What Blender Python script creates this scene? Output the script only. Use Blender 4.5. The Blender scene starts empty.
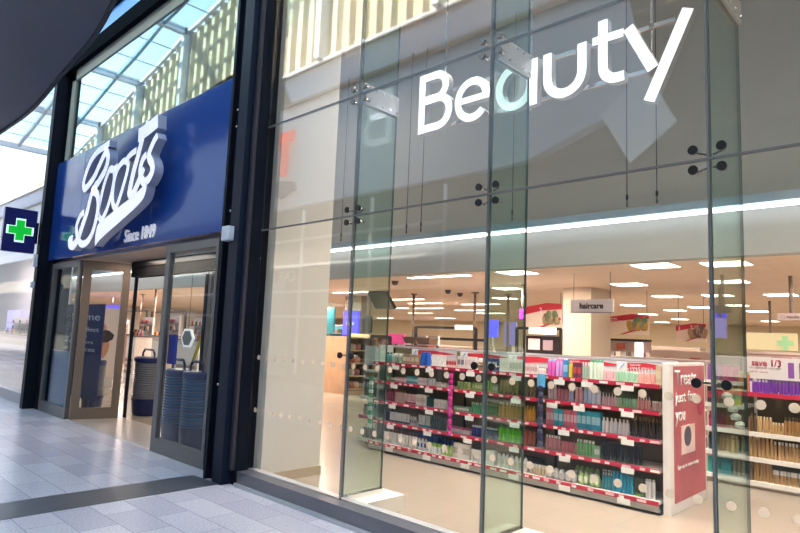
import bpy, bmesh, math, random
from mathutils import Vector, Matrix
random.seed(7)
PI = math.pi
scn = bpy.context.scene
COL = scn.collection

# ------------------------------------------------------------------ camera
F, CX, CY, H, DIST = 602.5, 400.0, 266.5, 1.6, 3.665
RM = Matrix(((0.7253, -0.0501, -0.6866), (0.6873, 0.1105, 0.718), (0.0399, -0.9926, 0.1146)))
cam = bpy.data.cameras.new('camera'); camo = bpy.data.objects.new('camera', cam); COL.objects.link(camo)
cam.sensor_width = 36; cam.lens = F*36/800; cam.clip_start = 0.05; cam.clip_end = 400
r_, d_, f_ = [Vector(RM.col[i]) for i in range(3)]
m = Matrix.Identity(4)
for i in range(3):
    m[i][0] = r_[i]; m[i][1] = -d_[i]; m[i][2] = -f_[i]
m.translation = (0, -DIST, H); camo.matrix_world = m
scn.camera = camo
def at(px, py, Y):
    d = RM @ Vector((px-CX, py-CY, F)); t = (Y+DIST)/d.y
    return Vector((d.x*t, Y, H+d.z*t))
def atz(px, py, Z):
    d = RM @ Vector((px-CX, py-CY, F)); t = (Z-H)/d.z
    return Vector((d.x*t, -DIST+d.y*t, Z))

# ------------------------------------------------------------------ world, sun, exposure
w = bpy.data.worlds.new('sky'); scn.world = w; w.use_nodes = True
nt = w.node_tree; bg = nt.nodes['Background']
tc = nt.nodes.new('ShaderNodeTexCoord'); sx = nt.nodes.new('ShaderNodeSeparateXYZ')
rp = nt.nodes.new('ShaderNodeValToRGB')
nt.links.new(tc.outputs['Generated'], sx.inputs[0]); nt.links.new(sx.outputs['Z'], rp.inputs[0])
rp.color_ramp.elements[0].position = 0.0; rp.color_ramp.elements[0].color = (0.92, 0.96, 1.0, 1)
rp.color_ramp.elements[1].position = 0.75; rp.color_ramp.elements[1].color = (0.42, 0.66, 1.0, 1)
nt.links.new(rp.outputs[0], bg.inputs[0]); bg.inputs[1].default_value = 3.6
SUN = bpy.data.lights.new('sun', 'SUN'); SUN.energy = 20; SUN.angle = 0.01; SUN.color = (1, .9, .72)
suno = bpy.data.objects.new('sun', SUN); COL.objects.link(suno)
suno.rotation_euler = Vector((-0.35, 0.86, 0.40)).to_track_quat('Z', 'Y').to_euler()
scn.view_settings.view_transform = 'Standard'; scn.view_settings.look = 'None'
scn.view_settings.exposure = 0.1; scn.view_settings.gamma = 1; scn.view_settings.use_curve_mapping = False
def area(name, loc, sx_, sy_, power, col, rot=(0, 0, 0)):
    l = bpy.data.lights.new(name, 'AREA'); l.shape = 'RECTANGLE'; l.size = sx_; l.size_y = sy_; l.energy = power; l.color = col
    o = bpy.data.objects.new(name, l); o.location = loc; o.rotation_euler = rot; COL.objects.link(o); return o
WARM = (1.0, .82, .68)
for x in (-33.5, -26.7, -20, -13.5, -7, -0.5):
    for y in (7.0, 12.5, 19, 25.5):
        area('ceiling_light_and_fill', (x, y, 2.78), 1.2, .6, 195, WARM)
for x in (-24, -18.5, -13):
    area('ceiling_light_and_fill', (x, 5.6, 2.76), 2.4, .5, 190, WARM)  # fill lamps added to brighten the interior behind the doors
for x in (-4.2, -2.0, .2, 2.6):
    area('void_fill_lobby_glow', (x, 1.7, 6.6), 2.0, .8, 125, (1, .88, .76)).data.spread = math.radians(85)  # unseen fill lamps added high in the void to light the gondola
for x in (-8.5, -13, -20):
    area('void_fill_lobby_glow', (x, 2.6, 6.6), 2.4, 1.0, 60, (1, .88, .74))  # more unseen fill, added to lift the left part of the void
area('void_fill_lobby_glow', (-9.3, .5, 2.70), 2.0, .4, 22, WARM)

# ------------------------------------------------------------------ materials
MATS = {}
def mat(name, col, rough=.5, metal=0., emit=0., ecol=None, spec=.5, noise=0., nscale=8., coat=0.):
    if name in MATS: return MATS[name]
    M = bpy.data.materials.new(name); M.use_nodes = True; t = M.node_tree; b = t.nodes['Principled BSDF']
    c = tuple(col)+(1,)
    b.inputs['Base Color'].default_value = c; b.inputs['Roughness'].default_value = rough
    b.inputs['Metallic'].default_value = metal; b.inputs['Specular IOR Level'].default_value = spec
    b.inputs['Coat Weight'].default_value = coat
    if emit:
        b.inputs['Emission Color'].default_value = tuple(ecol or col)+(1,); b.inputs['Emission Strength'].default_value = emit
    if noise:
        n = t.nodes.new('ShaderNodeTexNoise'); n.inputs['Scale'].default_value = nscale
        g = t.nodes.new('ShaderNodeTexCoord'); t.links.new(g.outputs['Object'], n.inputs['Vector'])
        r = t.nodes.new('ShaderNodeValToRGB')
        r.color_ramp.elements[0].position = .3; r.color_ramp.elements[1].position = .7
        r.color_ramp.elements[0].color = tuple(max(0, x*(1-noise)) for x in col)+(1,)
        r.color_ramp.elements[1].color = tuple(min(1, x*(1+noise)) for x in col)+(1,)
        t.links.new(n.outputs['Fac'], r.inputs[0]); t.links.new(r.outputs[0], b.inputs['Base Color'])
    MATS[name] = M; return M
def glass(name, tint, k=1.0, rough=0.0, rcol=(1, 1, 1)):
    if name in MATS: return MATS[name]
    M = bpy.data.materials.new(name); M.use_nodes = True; t = M.node_tree; t.nodes.clear()
    out = t.nodes.new('ShaderNodeOutputMaterial'); mx = t.nodes.new('ShaderNodeMixShader')
    tr = t.nodes.new('ShaderNodeBsdfTransparent'); gl = t.nodes.new('ShaderNodeBsdfGlossy')
    tr.inputs[0].default_value = tuple(tint)+(1,); gl.inputs['Color'].default_value = tuple(rcol)+(1,); gl.inputs['Roughness'].default_value = rough
    fr = t.nodes.new('ShaderNodeFresnel'); ge = t.nodes.new('ShaderNodeNewGeometry')
    mm = t.nodes.new('ShaderNodeMath'); mm.operation = 'MULTIPLY_ADD'; mm.inputs[1].default_value = 1/1.5-1.5; mm.inputs[2].default_value = 1.5
    t.links.new(ge.outputs['Backfacing'], mm.inputs[0]); t.links.new(mm.outputs[0], fr.inputs['IOR'])
    ml = t.nodes.new('ShaderNodeMath'); ml.operation = 'MULTIPLY'; ml.inputs[1].default_value = k; ml.use_clamp = True
    t.links.new(fr.outputs[0], ml.inputs[0]); t.links.new(ml.outputs[0], mx.inputs[0])
    t.links.new(tr.outputs[0], mx.inputs[1]); t.links.new(gl.outputs[0], mx.inputs[2]); t.links.new(mx.outputs[0], out.inputs[0])
    MATS[name] = M; return M
def floor_mat(name, c1, c2, mortar, sx_, sy_, rough, ms=.004, speck=0.):
    M = bpy.data.materials.new(name); M.use_nodes = True; t = M.node_tree; b = t.nodes['Principled BSDF']
    g = t.nodes.new('ShaderNodeNewGeometry'); br = t.nodes.new('ShaderNodeTexBrick')
    br.inputs['Scale'].default_value = 1; br.inputs['Brick Width'].default_value = sx_; br.inputs['Row Height'].default_value = sy_
    br.inputs['Mortar Size'].default_value = ms; br.inputs['Mortar Smooth'].default_value = .3
    br.inputs['Color1'].default_value = tuple(c1)+(1,); br.inputs['Color2'].default_value = tuple(c2)+(1,); br.inputs['Mortar'].default_value = tuple(mortar)+(1,)
    t.links.new(g.outputs['Position'], br.inputs['Vector'])
    last = br.outputs['Color']
    if speck:
        n = t.nodes.new('ShaderNodeTexNoise'); n.inputs['Scale'].default_value = 60; n.inputs['Detail'].default_value = 4
        t.links.new(g.outputs['Position'], n.inputs['Vector'])
        r = t.nodes.new('ShaderNodeMapRange'); r.inputs[1].default_value = .35; r.inputs[2].default_value = .65
        r.inputs[3].default_value = 1-speck; r.inputs[4].default_value = 1+speck
        t.links.new(n.outputs['Fac'], r.inputs[0])
        v = t.nodes.new('ShaderNodeVectorMath'); v.operation = 'SCALE'
        t.links.new(last, v.inputs[0]); t.links.new(r.outputs[0], v.inputs['Scale']); last = v.outputs[0]
    t.links.new(last, b.inputs['Base Color']); b.inputs['Roughness'].default_value = rough
    return M
WHITE = mat('white_paint', (.82, .80, .76), .6)
NAVY = mat('navy_steel', (.004, .006, .014), .55, 0, spec=.15, noise=.15, nscale=3)
STEEL = mat('satin_frame', (.17, .165, .17), .4, .5)
BRONZE = mat('bronze_frame', (.20, .155, .12), .4, .5)
CHROME = mat('chrome', (.75, .75, .75), .2, 1.)
BLACK = mat('black_plastic', (.012, .012, .014), .35)
RED = mat('promo_red', (.55, .02, .045), .5)
PAPER = mat('white_card', (.85, .85, .86), .6)

# ------------------------------------------------------------------ mesh helpers
class MB:
    def __init__(s): s.v = []; s.f = []; s.m = []; s.sm = []
    def add(s, vs, fs, mi=0, smooth=False):
        o = len(s.v); s.v += [tuple(v) for v in vs]
        for f in fs: s.f.append([i+o for i in f]); s.m.append(mi); s.sm.append(smooth)
        return s
    def box(s, x0, y0, z0, x1, y1, z1, mi=0):
        vs = [(x0,y0,z0),(x1,y0,z0),(x1,y1,z0),(x0,y1,z0),(x0,y0,z1),(x1,y0,z1),(x1,y1,z1),(x0,y1,z1)]
        return s.add(vs, [(3,2,1,0),(4,5,6,7),(0,1,5,4),(1,2,6,5),(2,3,7,6),(3,0,4,7)], mi)
    def bar(s, a, b, w, h, mi=0, up=(0,0,1)):
        a = Vector(a); b = Vector(b); d = (b-a).normalized(); u = Vector(up)
        if abs(d.dot(u)) > .98: u = Vector((1,0,0))
        sd = d.cross(u).normalized()*w/2; u = sd.cross(d).normalized()*h/2
        vs = [a-sd-u, a+sd-u, a+sd+u, a-sd+u, b-sd-u, b+sd-u, b+sd+u, b-sd+u]
        return s.add(vs, [(0,1,2,3),(7,6,5,4),(4,5,1,0),(5,6,2,1),(6,7,3,2),(7,4,0,3)], mi)
    def cyl(s, a, b, r, n=12, mi=0, r2=None):
        a = Vector(a); b = Vector(b); d = (b-a).normalized(); u = Vector((0,0,1)) if abs(d.z) < .9 else Vector((1,0,0))
        p = d.cross(u).normalized(); q = d.cross(p); r2 = r if r2 is None else r2
        vs = [a+(p*math.cos(2*PI*i/n)+q*math.sin(2*PI*i/n))*r for i in range(n)]+[b+(p*math.cos(2*PI*i/n)+q*math.sin(2*PI*i/n))*r2 for i in range(n)]
        s.add(vs, [(i, i+n, (i+1)%n+n, (i+1)%n) for i in range(n)], mi, True)
        return s.add(vs, [tuple(range(n)), tuple(range(2*n-1, n-1, -1))], mi)
    def lathe(s, prof, n=12, mi=0, c=(0,0,0), sx=1, sy=1):
        vs = []
        for r, z in prof:
            vs += [(c[0]+r*sx*math.cos(2*PI*i/n), c[1]+r*sy*math.sin(2*PI*i/n), c[2]+z) for i in range(n)]
        fs = [(k*n+i, k*n+(i+1)%n, (k+1)*n+(i+1)%n, (k+1)*n+i) for k in range(len(prof)-1) for i in range(n)]
        s.add(vs, fs, mi, True)
        o = len(prof)-1
        return s.add(vs, [tuple(range(n-1, -1, -1)), tuple(o*n+i for i in range(n))], mi)
    def prism(s, pts, d, mi=0, mi2=None):
        # pts: list of 3D points of one face, d: extrusion vector
        n = len(pts); d = Vector(d); vs = [Vector(p) for p in pts]+[Vector(p)+d for p in pts]
        s.add(vs, [tuple(range(n))], mi)
        return s.add(vs, [tuple(range(2*n-1, n-1, -1))]+[(i+n, (i+1)%n+n, (i+1)%n, i) for i in range(n)], mi if mi2 is None else mi2)
    def ribbon(s, pts, ws, y, d, mi=0, mi2=None, closed=False):
        # stroke in the XZ plane at y, thickened to depth d (towards +Y)
        n = len(pts); L = []; R = []
        for i in range(n):
            if closed: a = pts[i-1]; b = pts[(i+1) % n]
            else: a = pts[max(0, i-1)]; b = pts[min(n-1, i+1)]
            t = Vector((b[0]-a[0], b[1]-a[1])); t = t.normalized() if t.length else Vector((1, 0))
            wv = (ws[i] if hasattr(ws, '__len__') else ws)/2
            # mitre
            if 0 < i < n-1 or closed:
                e = Vector((pts[i][0]-a[0], pts[i][1]-a[1])).normalized(); c = max(.5, abs(t.dot(e))); wv = wv/c
            nn = Vector((-t.y, t.x))*wv
            L.append((pts[i][0]+nn.x, pts[i][1]+nn.y)); R.append((pts[i][0]-nn.x, pts[i][1]-nn.y))
        vs = [(p[0], y, p[1]) for p in L]+[(p[0], y, p[1]) for p in R]+[(p[0], y+d, p[1]) for p in L]+[(p[0], y+d, p[1]) for p in R]
        m2 = mi if mi2 is None else mi2
        for i in range(n if closed else n-1):
            j = (i+1) % n
            s.add(vs, [(i, j, n+j, n+i)], mi); s.add(vs, [(2*n+i, 3*n+i, 3*n+j, 2*n+j)], m2)
            s.add(vs, [(j, i, 2*n+i, 2*n+j), (n+i, n+j, 3*n+j, 3*n+i)], m2)
        if not closed:
            s.add(vs, [(0, n, 3*n, 2*n), (n-1, 3*n-1, 4*n-1, 2*n-1)], m2)
        return s
    def build(s, name, mats, parent=None, loc=(0,0,0), rot=(0,0,0), bevel=0, fix=True):
        me = bpy.data.meshes.new(name); me.from_pydata(s.v, [], s.f)
        if not isinstance(mats, (list, tuple)): mats = [mats]
        for q in mats: me.materials.append(q)
        for i, p in enumerate(me.polygons): p.material_index = min(s.m[i], len(mats)-1); p.use_smooth = s.sm[i]
        if fix:
            bm = bmesh.new(); bm.from_mesh(me); bmesh.ops.remove_doubles(bm, verts=bm.verts, dist=1e-5)
            bmesh.ops.recalc_face_normals(bm, faces=bm.faces)
            for e in bm.edges:
                if len(e.link_faces) == 2 and e.calc_face_angle(0) > .7: e.smooth = False
            bm.to_mesh(me); bm.free()
        me.update(); o = bpy.data.objects.new(name, me); COL.objects.link(o)
        o.location = loc; o.rotation_euler = rot
        if parent: o.parent = parent
        if bevel:
            b = o.modifiers.new('bevel', 'BEVEL'); b.width = bevel; b.segments = 2; b.limit_method = 'ANGLE'
        return o
def tag(o, label=None, cat=None, group=None, kind=None):
    if label: o['label'] = label
    if cat: o['category'] = cat
    if group: o['group'] = group
    if kind: o['kind'] = kind
    return o
def empty(name, loc, label, cat, group=None, rz=0):
    o = bpy.data.objects.new(name, None); COL.objects.link(o); o.location = loc; o.rotation_euler = (0, 0, rz); o.empty_display_size = .1
    return tag(o, label, cat, group)
def struct(name, mb, mats, **k): return tag(mb.build(name, mats, **k), kind='structure')
def copy_tree(o, parent=None):
    c = o.copy(); COL.objects.link(c)
    if parent: c.parent = parent
    for ch in list(o.children): copy_tree(ch, c)
    return c
DG = None
def text(name, s, m_, parent, loc, w, h, depth=.004, rot=(PI/2, 0, 0), bold=0.0, shear=0):
    cu = bpy.data.curves.new('t', 'FONT'); cu.body = s; cu.size = 1; cu.extrude = 0; cu.offset = bold; cu.shear = shear
    cu.resolution_u = 4; cu.align_x = 'LEFT'
    o = bpy.data.objects.new('t', cu); COL.objects.link(o)
    bpy.context.view_layer.update(); dg = bpy.context.evaluated_depsgraph_get()
    me = bpy.data.meshes.new_from_object(o.evaluated_get(dg)); bpy.data.objects.remove(o); bpy.data.curves.remove(cu)
    bm = bmesh.new(); bm.from_mesh(me)
    xs = [v.co.x for v in bm.verts]; ys = [v.co.y for v in bm.verts]
    x0, x1, y0, y1 = min(xs), max(xs), min(ys), max(ys)
    for v in bm.verts: v.co.x = (v.co.x-x0)/(x1-x0)*w; v.co.y = (v.co.y-y0)/(y1-y0)*h; v.co.z = 0
    r = bmesh.ops.extrude_face_region(bm, geom=list(bm.faces))
    for v in [g for g in r['geom'] if isinstance(g, bmesh.types.BMVert)]: v.co.z = depth
    bmesh.ops.recalc_face_normals(bm, faces=bm.faces); bm.to_mesh(me); bm.free()
    me.name = name; me.materials.clear(); me.materials.append(m_)
    ob = bpy.data.objects.new(name, me); COL.objects.link(ob); ob.location = loc; ob.rotation_euler = rot
    if parent: ob.parent = parent
    return ob
def spline(pts, n=6, closed=False):
    out = []; N = len(pts)
    rng = range(N) if closed else range(N-1)
    for i in rng:
        p0 = pts[(i-1) % N] if closed or i > 0 else pts[0]; p1 = pts[i]; p2 = pts[(i+1) % N]; p3 = pts[(i+2) % N] if closed or i < N-2 else pts[-1]
        for k in range(n):
            t = k/n
            out.append(tuple(.5*((2*b)+(-a+c)*t+(2*a-5*b+4*c-d)*t*t+(-a+3*b-3*c+d)*t**3) for a, b, c, d in zip(p0, p1, p2, p3)))
    if not closed: out.append(tuple(pts[-1]))
    return out

# ------------------------------------------------------------------ floors
STONE = floor_mat('mall_stone', (.54, .50, .555), (.42, .39, .45), (.26, .25, .30), .6, .3, .25, .004, .14)
STORE_FLOOR = floor_mat('store_floor', (.315, .265, .21), (.30, .25, .20), (.25, .21, .165), 1.2, .6, .22, .003, .03)
struct('floor', MB().box(-60, -8.3, -.2, 12, 0.0, 0), STONE)
struct('floor', MB().box(-60, 0.0, -.2, 12, 34, 0.0), STORE_FLOOR).name = 'floor_store'
struct('floor_inlay', MB().box(-6.28, -8, 0, -5.76, -.23, .003), mat('dark_inlay', (.055, .058, .072), .35, noise=.15, nscale=5))
struct('floor_threshold', MB().box(-11.1, -.03, 0, -7.8, .02, .004), mat('thresh', (.5, .5, .55), .4, .5))
struct('floor_lobby', MB().box(-11.0, .02, 0, -7.8, .85, .003), floor_mat('lobby_stone', (.40, .34, .31), (.33, .29, .27), (.2, .18, .17), .9, .45, .3, .004, .08))

# ------------------------------------------------------------------ interior shell
GREY = mat('bulkhead_grey', (.42, .435, .42), .6)
CEIL = floor_mat('ceiling_tiles', (.86, .72, .60), (.82, .68, .56), (.66, .54, .44), .6, .6, .7, .006, .02)
BY = 4.6; BZ = 2.76; CZ = 2.80
struct('wall_bulkhead', MB().box(-40, BY, BZ, 9, BY+.2, 7.0), GREY)
struct('ceiling', MB().box(-40, BY+.2, CZ, 9, 30, CZ+.15), CEIL)
struct('ceiling_void', MB().box(-60, .12, 7.0, 12, BY+.4, 7.2), WHITE)
struct('wall_back', MB().box(-40, 30, 0, 9, 30.2, 3), mat('cream_wall', (.72, .62, .45), .7))
struct('wall_left', MB().box(-40.2, 0.3, 0, -40, 30, 7), WHITE)
struct('wall_right', MB().box(8.8, 0.3, 0, 9, 30, 7), WHITE)
RET = mat('return_wall_paint', (.60, .575, .53), .45)
struct('wall_return', MB().box(-5.66, .10, 0, -5.5, .89, 7), RET)
struct('baseboard_return', MB().box(-5.52, .12, 0, -5.485, .90, .10), mat('tan_skirting', (.42, .34, .24), .5))
# linear light running along the bulkhead with its pelmet
lt = empty('linear_light', (-5, BY-.002, 3.3), 'long white linear light running across the grey bulkhead above the ceiling', 'light')
MB().box(-25, -.22, .06, 14, 0, .17).build('pelmet', mat('pelmet_blue', (.25, .36, .47), .4), lt)
MB().box(-25, -.20, 0.0, 14, -.15, .045).build('light_tube', mat('tube_white', (1, 1, 1), .4, emit=5, ecol=(1, .98, .95)), lt)
# hanging cables
for px, py in ((340.5, 247), (406, 237.5), (420.5, 235.5), (512, 224), (627, 213.5), (657, 210)):
    p = at(px, py, 4.30); wv = empty('suspension_cable', (p.x, 4.30, 3.475), 'thin dark suspension cable dropping to the linear light pelmet', 'cable', 'cables holding the linear light')
    MB().cyl((0, 0, .0), (0, 0, 3.5), .006, 6).build('wire', BLACK, wv)
    MB().lathe([(.012, 0), (.012, .05), (.008, .06), (.008, .10), (.018, .11), (.018, .17)], 8).build('turnbuckle', BLACK, wv)

# ------------------------------------------------------------------ steel columns
def column(x0, x1, y0, name, label, boxes):
    o = empty(name, ((x0+x1)/2, 0, 0), label, 'column')
    h = (x1-x0)/2
    MB().box(-h, y0, 0, -h+.05, .1, 12).box(-h+.05, y0+.05, 0, -h+.20, .1, 12).build('web', NAVY, o)
    MB().box(-h+.20, y0-.01, 0, -h+.38, .1, 12).build('front_flange', mat('navy_light', (.008, .013, .03), .5, 0, spec=.2), o)
    MB().box(-h+.38, y0+.10, .0, h-.02, .1, 12).build('cover_plate', NAVY, o)
    MB().box(h-.08, y0+.06, .15, h-.03, y0+.10, 12).build('trim_strip', mat('mauve_trim', (.035, .032, .048), .5, .0), o)
    b = MB()
    for z in (1.0, 2.74, 2.92, 3.9, 4.1): b.cyl((-h+.10, y0+.055, z), (-h+.10, y0+.03, z), .014, 8)
    b.build('bolts', CHROME, o)
    for (dx, z, w_, h_) in boxes:
        q = MB().box(-h+dx, y0-.08, z, -h+dx+w_, y0+.02, z+h_).build('sensor_box', mat('sensor_white', (.62, .65, .75), .4), o, bevel=.01)
    return o
column(-6.10, -5.62, -.22, 'steel_column', 'dark navy steel column between the shop doors and the tall glass', [(.14, 2.56, .15, .16)])
struct('trim_column_infill', MB().box(-6.44, -.03, 0, -6.10, .1, 2.72), NAVY)
o = empty('steel_column', (-13.04, 0, 0), 'dark navy steel column at the left end of the blue fascia', 'column')
MB().box(.17, -.22, 0, .33, -.03, 12).build('front_flange', NAVY, o)
MB().box(-.37, -.03, 0, .57, .3, 2.72).build('lower_casing', NAVY, o)
MB().box(-.37, .11, 2.72, .62, .3, 12).box(-.37, -.03, 2.72, .27, .11, 12).build('upper_casing', NAVY, o)
MB().box(.21, -.28, 2.62, .31, -.22, 2.86).build('sensor_box', mat('sensor_white', (.62, .65, .75), .4), o, bevel=.01)
MB().box(.21, -.28, 2.22, .29, -.22, 2.34).build('sensor_box', mat('sensor_white', (.62, .65, .75), .4), o, bevel=.01)

# ------------------------------------------------------------------ kerb under the glass
kb = MB().box(-5.60, -.12, 0, 10, .10, .145)
struct('trim_kerb', kb, mat('kerb_metal', (.17, .17, .20), .35, .5))
struct('trim_kerb_lip', MB().box(-5.62, -.14, 0, 10, -.12, .03).box(-5.62, .02, .145, 10, .10, .155), mat('kerb_lip', (.55, .55, .58), .35, .4))

# ------------------------------------------------------------------ facade glass
PANE = glass('shop_glass', (.98, .985, .98), 2.1)
PANE_LOW = glass('shop_glass_low', (.985, .985, .975), .6)
FIN = glass('fin_glass', (.80, .92, .885), 1.3)
EDGE = mat('glass_edge', (.10, .16, .15), .15, spec=.8)
JX = [-5.62, -4.12, -2.61, -1.07, .47, 2.01, 3.55, 5.1, 6.6, 8.1]
ZS = [.15, 2.69, 3.86, 8.5]
DOT = bpy.data.materials.new('frosted_dot'); DOT.use_nodes = True
_t = DOT.node_tree; _t.nodes.clear(); _o = _t.nodes.new('ShaderNodeOutputMaterial')
_m1 = _t.nodes.new('ShaderNodeMixShader'); _m2 = _t.nodes.new('ShaderNodeMixShader')
_d = _t.nodes.new('ShaderNodeBsdfDiffuse'); _l = _t.nodes.new('ShaderNodeBsdfTranslucent'); _p = _t.nodes.new('ShaderNodeBsdfTransparent')
_d.inputs[0].default_value = (.9, .8, .72, 1); _l.inputs[0].default_value = (.95, .85, .76, 1)
_m1.inputs[0].default_value = .62; _m2.inputs[0].default_value = .22
_t.links.new(_d.outputs[0], _m1.inputs[1]); _t.links.new(_l.outputs[0], _m1.inputs[2])
_t.links.new(_m1.outputs[0], _m2.inputs[1]); _t.links.new(_p.outputs[0], _m2.inputs[2]); _t.links.new(_m2.outputs[0], _o.inputs[0])
n = 0
for i in range(len(JX)-1):
    for k in range(3):
        n += 1
        g = struct('window_%d' % n, MB().box(JX[i]+.006, -.012, ZS[k]+.006, JX[i+1]-.006, .012, ZS[k+1]-.006), PANE if k else PANE_LOW)
        if k == 0 and JX[i] < 2:
            for z in (1.315, .767):
                d = MB(); c = 0; x = JX[i]+.077
                while x < JX[i+1]-.05:
                    d.cyl((x, .0125, z), (x, .0145, z), .026, 14); x += .1525
                d.build('frosted_dot_row', DOT, g)
gs = MB()
for x in JX[1:-1]: gs.box(x-.006, -.011, .15, x+.006, .011, 8.5)
for z in ZS[1:3]: gs.box(-5.62, -.013, z-.006, 8.1, .013, z+.006)
struct('trim_glass_seal', gs, mat('seal_grey', (.16, .17, .18), .4))
for i, x in enumerate(JX[1:6]):
    place = ['nearest the column', 'second from the column', 'third from the column', 'fourth from the column', 'fifth from the column'][i]
    dp = (.50, .53, .66, .66, .66)[i]
    f = empty('glass_fin', (x, 0, .15), 'greenish full-height glass fin behind the shopfront joint, '+place, 'glass fin')
    MB().box(-.009, .03, .02, .009, dp, 6.8).build('fin_panel', FIN, f)
    MB().box(-.010, dp, .02, .010, dp+.004, 6.8).box(-.010, .022, .02, .010, .028, 6.8).build('polished_edge', EDGE, f)
    MB().box(-.03, .06, -.01, .03, dp, .03).build('base_shoe', CHROME, f)
    MB().box(-.09, .10, -.15, .20, dp+.12, -.01).build('plinth', mat('plinth', (.70, .66, .58), .5), f)
    if i < 3:
        pl = MB().box(-.03, .06, 3.63, -.012, dp, 3.83).box(.012, .06, 3.63, .03, dp, 3.83).build('splice_plate', mat('plate', (.48, .47, .45), .35, .7), f)
        b = MB()
        for yy in range(5):
            for zz in (3.665, 3.795): b.cyl((.03, .09+yy*(dp-.12)/4, zz), (.042, .09+yy*(dp-.12)/4, zz), .012, 8)
        b.build('bolt_heads', CHROME, pl)
    # clamps
    for z, four in ((2.69, 1), (3.86, 1), (1.405, 0)):
        cl = empty('glass_clamp', (x, 0, z), ('black four-disc' if four else 'black two-disc')+' glass clamp %s, at the joint %s' % ({2.69: 'on the middle seam', 3.86: 'on the upper seam', 1.405: 'low down'}[z], place), 'glass clamp')
        for sx_ in (-1, 1):
            for sz in ((-1, 1) if four else (0,)):
                X = .077*sx_; Z = .06*sz
                dk = MB().cyl((X, -.030, Z), (X, -.013, Z), .028, 16).build('clamp_disc', BLACK if z < 3.5 else mat('dull_metal', (.2, .2, .2), .3, .8), cl)
                MB().cyl((X, -.012, Z), (X, .06, Z), .008, 8).bar((X, .055, Z), (.012*sx_, .055, Z*.6), .012, .012).build('clamp_arm', CHROME, cl)

# ------------------------------------------------------------------ BEAUTY sign
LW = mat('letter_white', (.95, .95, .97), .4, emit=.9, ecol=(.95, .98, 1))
LS = mat('letter_side', (.35, .36, .38), .5)
bs = empty('hanging_sign', (-2.6, .62, 3.6), 'large white letter sign spelling Beauty, hanging behind the shopfront glass', 'sign')
def L2(px, py): p = at(px, py, .62); return (p.x+2.6, p.z-3.6)
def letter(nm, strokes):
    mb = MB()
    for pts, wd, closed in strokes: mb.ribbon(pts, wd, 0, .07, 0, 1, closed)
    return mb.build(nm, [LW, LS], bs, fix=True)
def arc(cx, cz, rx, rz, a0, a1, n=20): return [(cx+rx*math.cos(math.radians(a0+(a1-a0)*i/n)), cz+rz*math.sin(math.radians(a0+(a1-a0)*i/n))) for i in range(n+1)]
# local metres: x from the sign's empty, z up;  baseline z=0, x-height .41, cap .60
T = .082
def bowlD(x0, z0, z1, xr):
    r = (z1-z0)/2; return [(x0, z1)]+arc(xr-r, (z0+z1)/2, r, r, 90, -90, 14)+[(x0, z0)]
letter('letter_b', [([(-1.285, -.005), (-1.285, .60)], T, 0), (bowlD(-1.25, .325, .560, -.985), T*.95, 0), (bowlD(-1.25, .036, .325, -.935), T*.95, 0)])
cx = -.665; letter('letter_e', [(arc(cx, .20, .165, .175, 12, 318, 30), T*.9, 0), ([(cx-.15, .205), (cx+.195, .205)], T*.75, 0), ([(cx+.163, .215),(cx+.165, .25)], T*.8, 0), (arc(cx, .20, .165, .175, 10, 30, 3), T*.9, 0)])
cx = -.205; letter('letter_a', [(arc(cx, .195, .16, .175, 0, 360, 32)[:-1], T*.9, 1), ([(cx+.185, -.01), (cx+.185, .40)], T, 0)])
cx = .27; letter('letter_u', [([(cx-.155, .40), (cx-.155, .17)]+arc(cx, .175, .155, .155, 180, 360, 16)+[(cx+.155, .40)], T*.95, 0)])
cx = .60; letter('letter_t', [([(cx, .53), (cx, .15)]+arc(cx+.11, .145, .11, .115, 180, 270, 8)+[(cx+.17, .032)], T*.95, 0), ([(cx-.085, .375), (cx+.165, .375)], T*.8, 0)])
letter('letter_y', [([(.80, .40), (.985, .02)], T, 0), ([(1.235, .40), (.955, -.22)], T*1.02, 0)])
MB().box(-1.15, .09, .385, 1.12, .115, .415).box(-1.15, .09, .045, 1.0, .115, .075).build('rail', CHROME, bs)
for X in (-1.10, -.12, .93): MB().cyl((X, .13, 0), (X, .13, 3.38), .009, 8).build('hanging_rod', CHROME, bs)
sp = MB()
for X in (-1.15, -.75, -.45, 0, .35, .62, .95):
    for Z in (.40, .06): sp.box(X-.02, .07, Z-.015, X+.02, .09, Z+.015)
sp.build('spacer_blocks', LS, bs)

# ------------------------------------------------------------------ entrance bay: fascia, frames, doors
BLUE = mat('fascia_blue', (.012, .065, .33), .16, spec=.6, coat=.3)
fa = empty('fascia_panel', (-9.85, 0, 2.75), 'long glossy royal-blue fascia above the shop doors', 'fascia')
xs = [-12.70, -11.2, -8.35, -6.11]
for i in range(3):
    MB().box(xs[i]+9.85+.004, -.06, 0, xs[i+1]+9.85-.004, .10, 1.88).build('blue_panel', BLUE, fa, bevel=.004)
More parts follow.
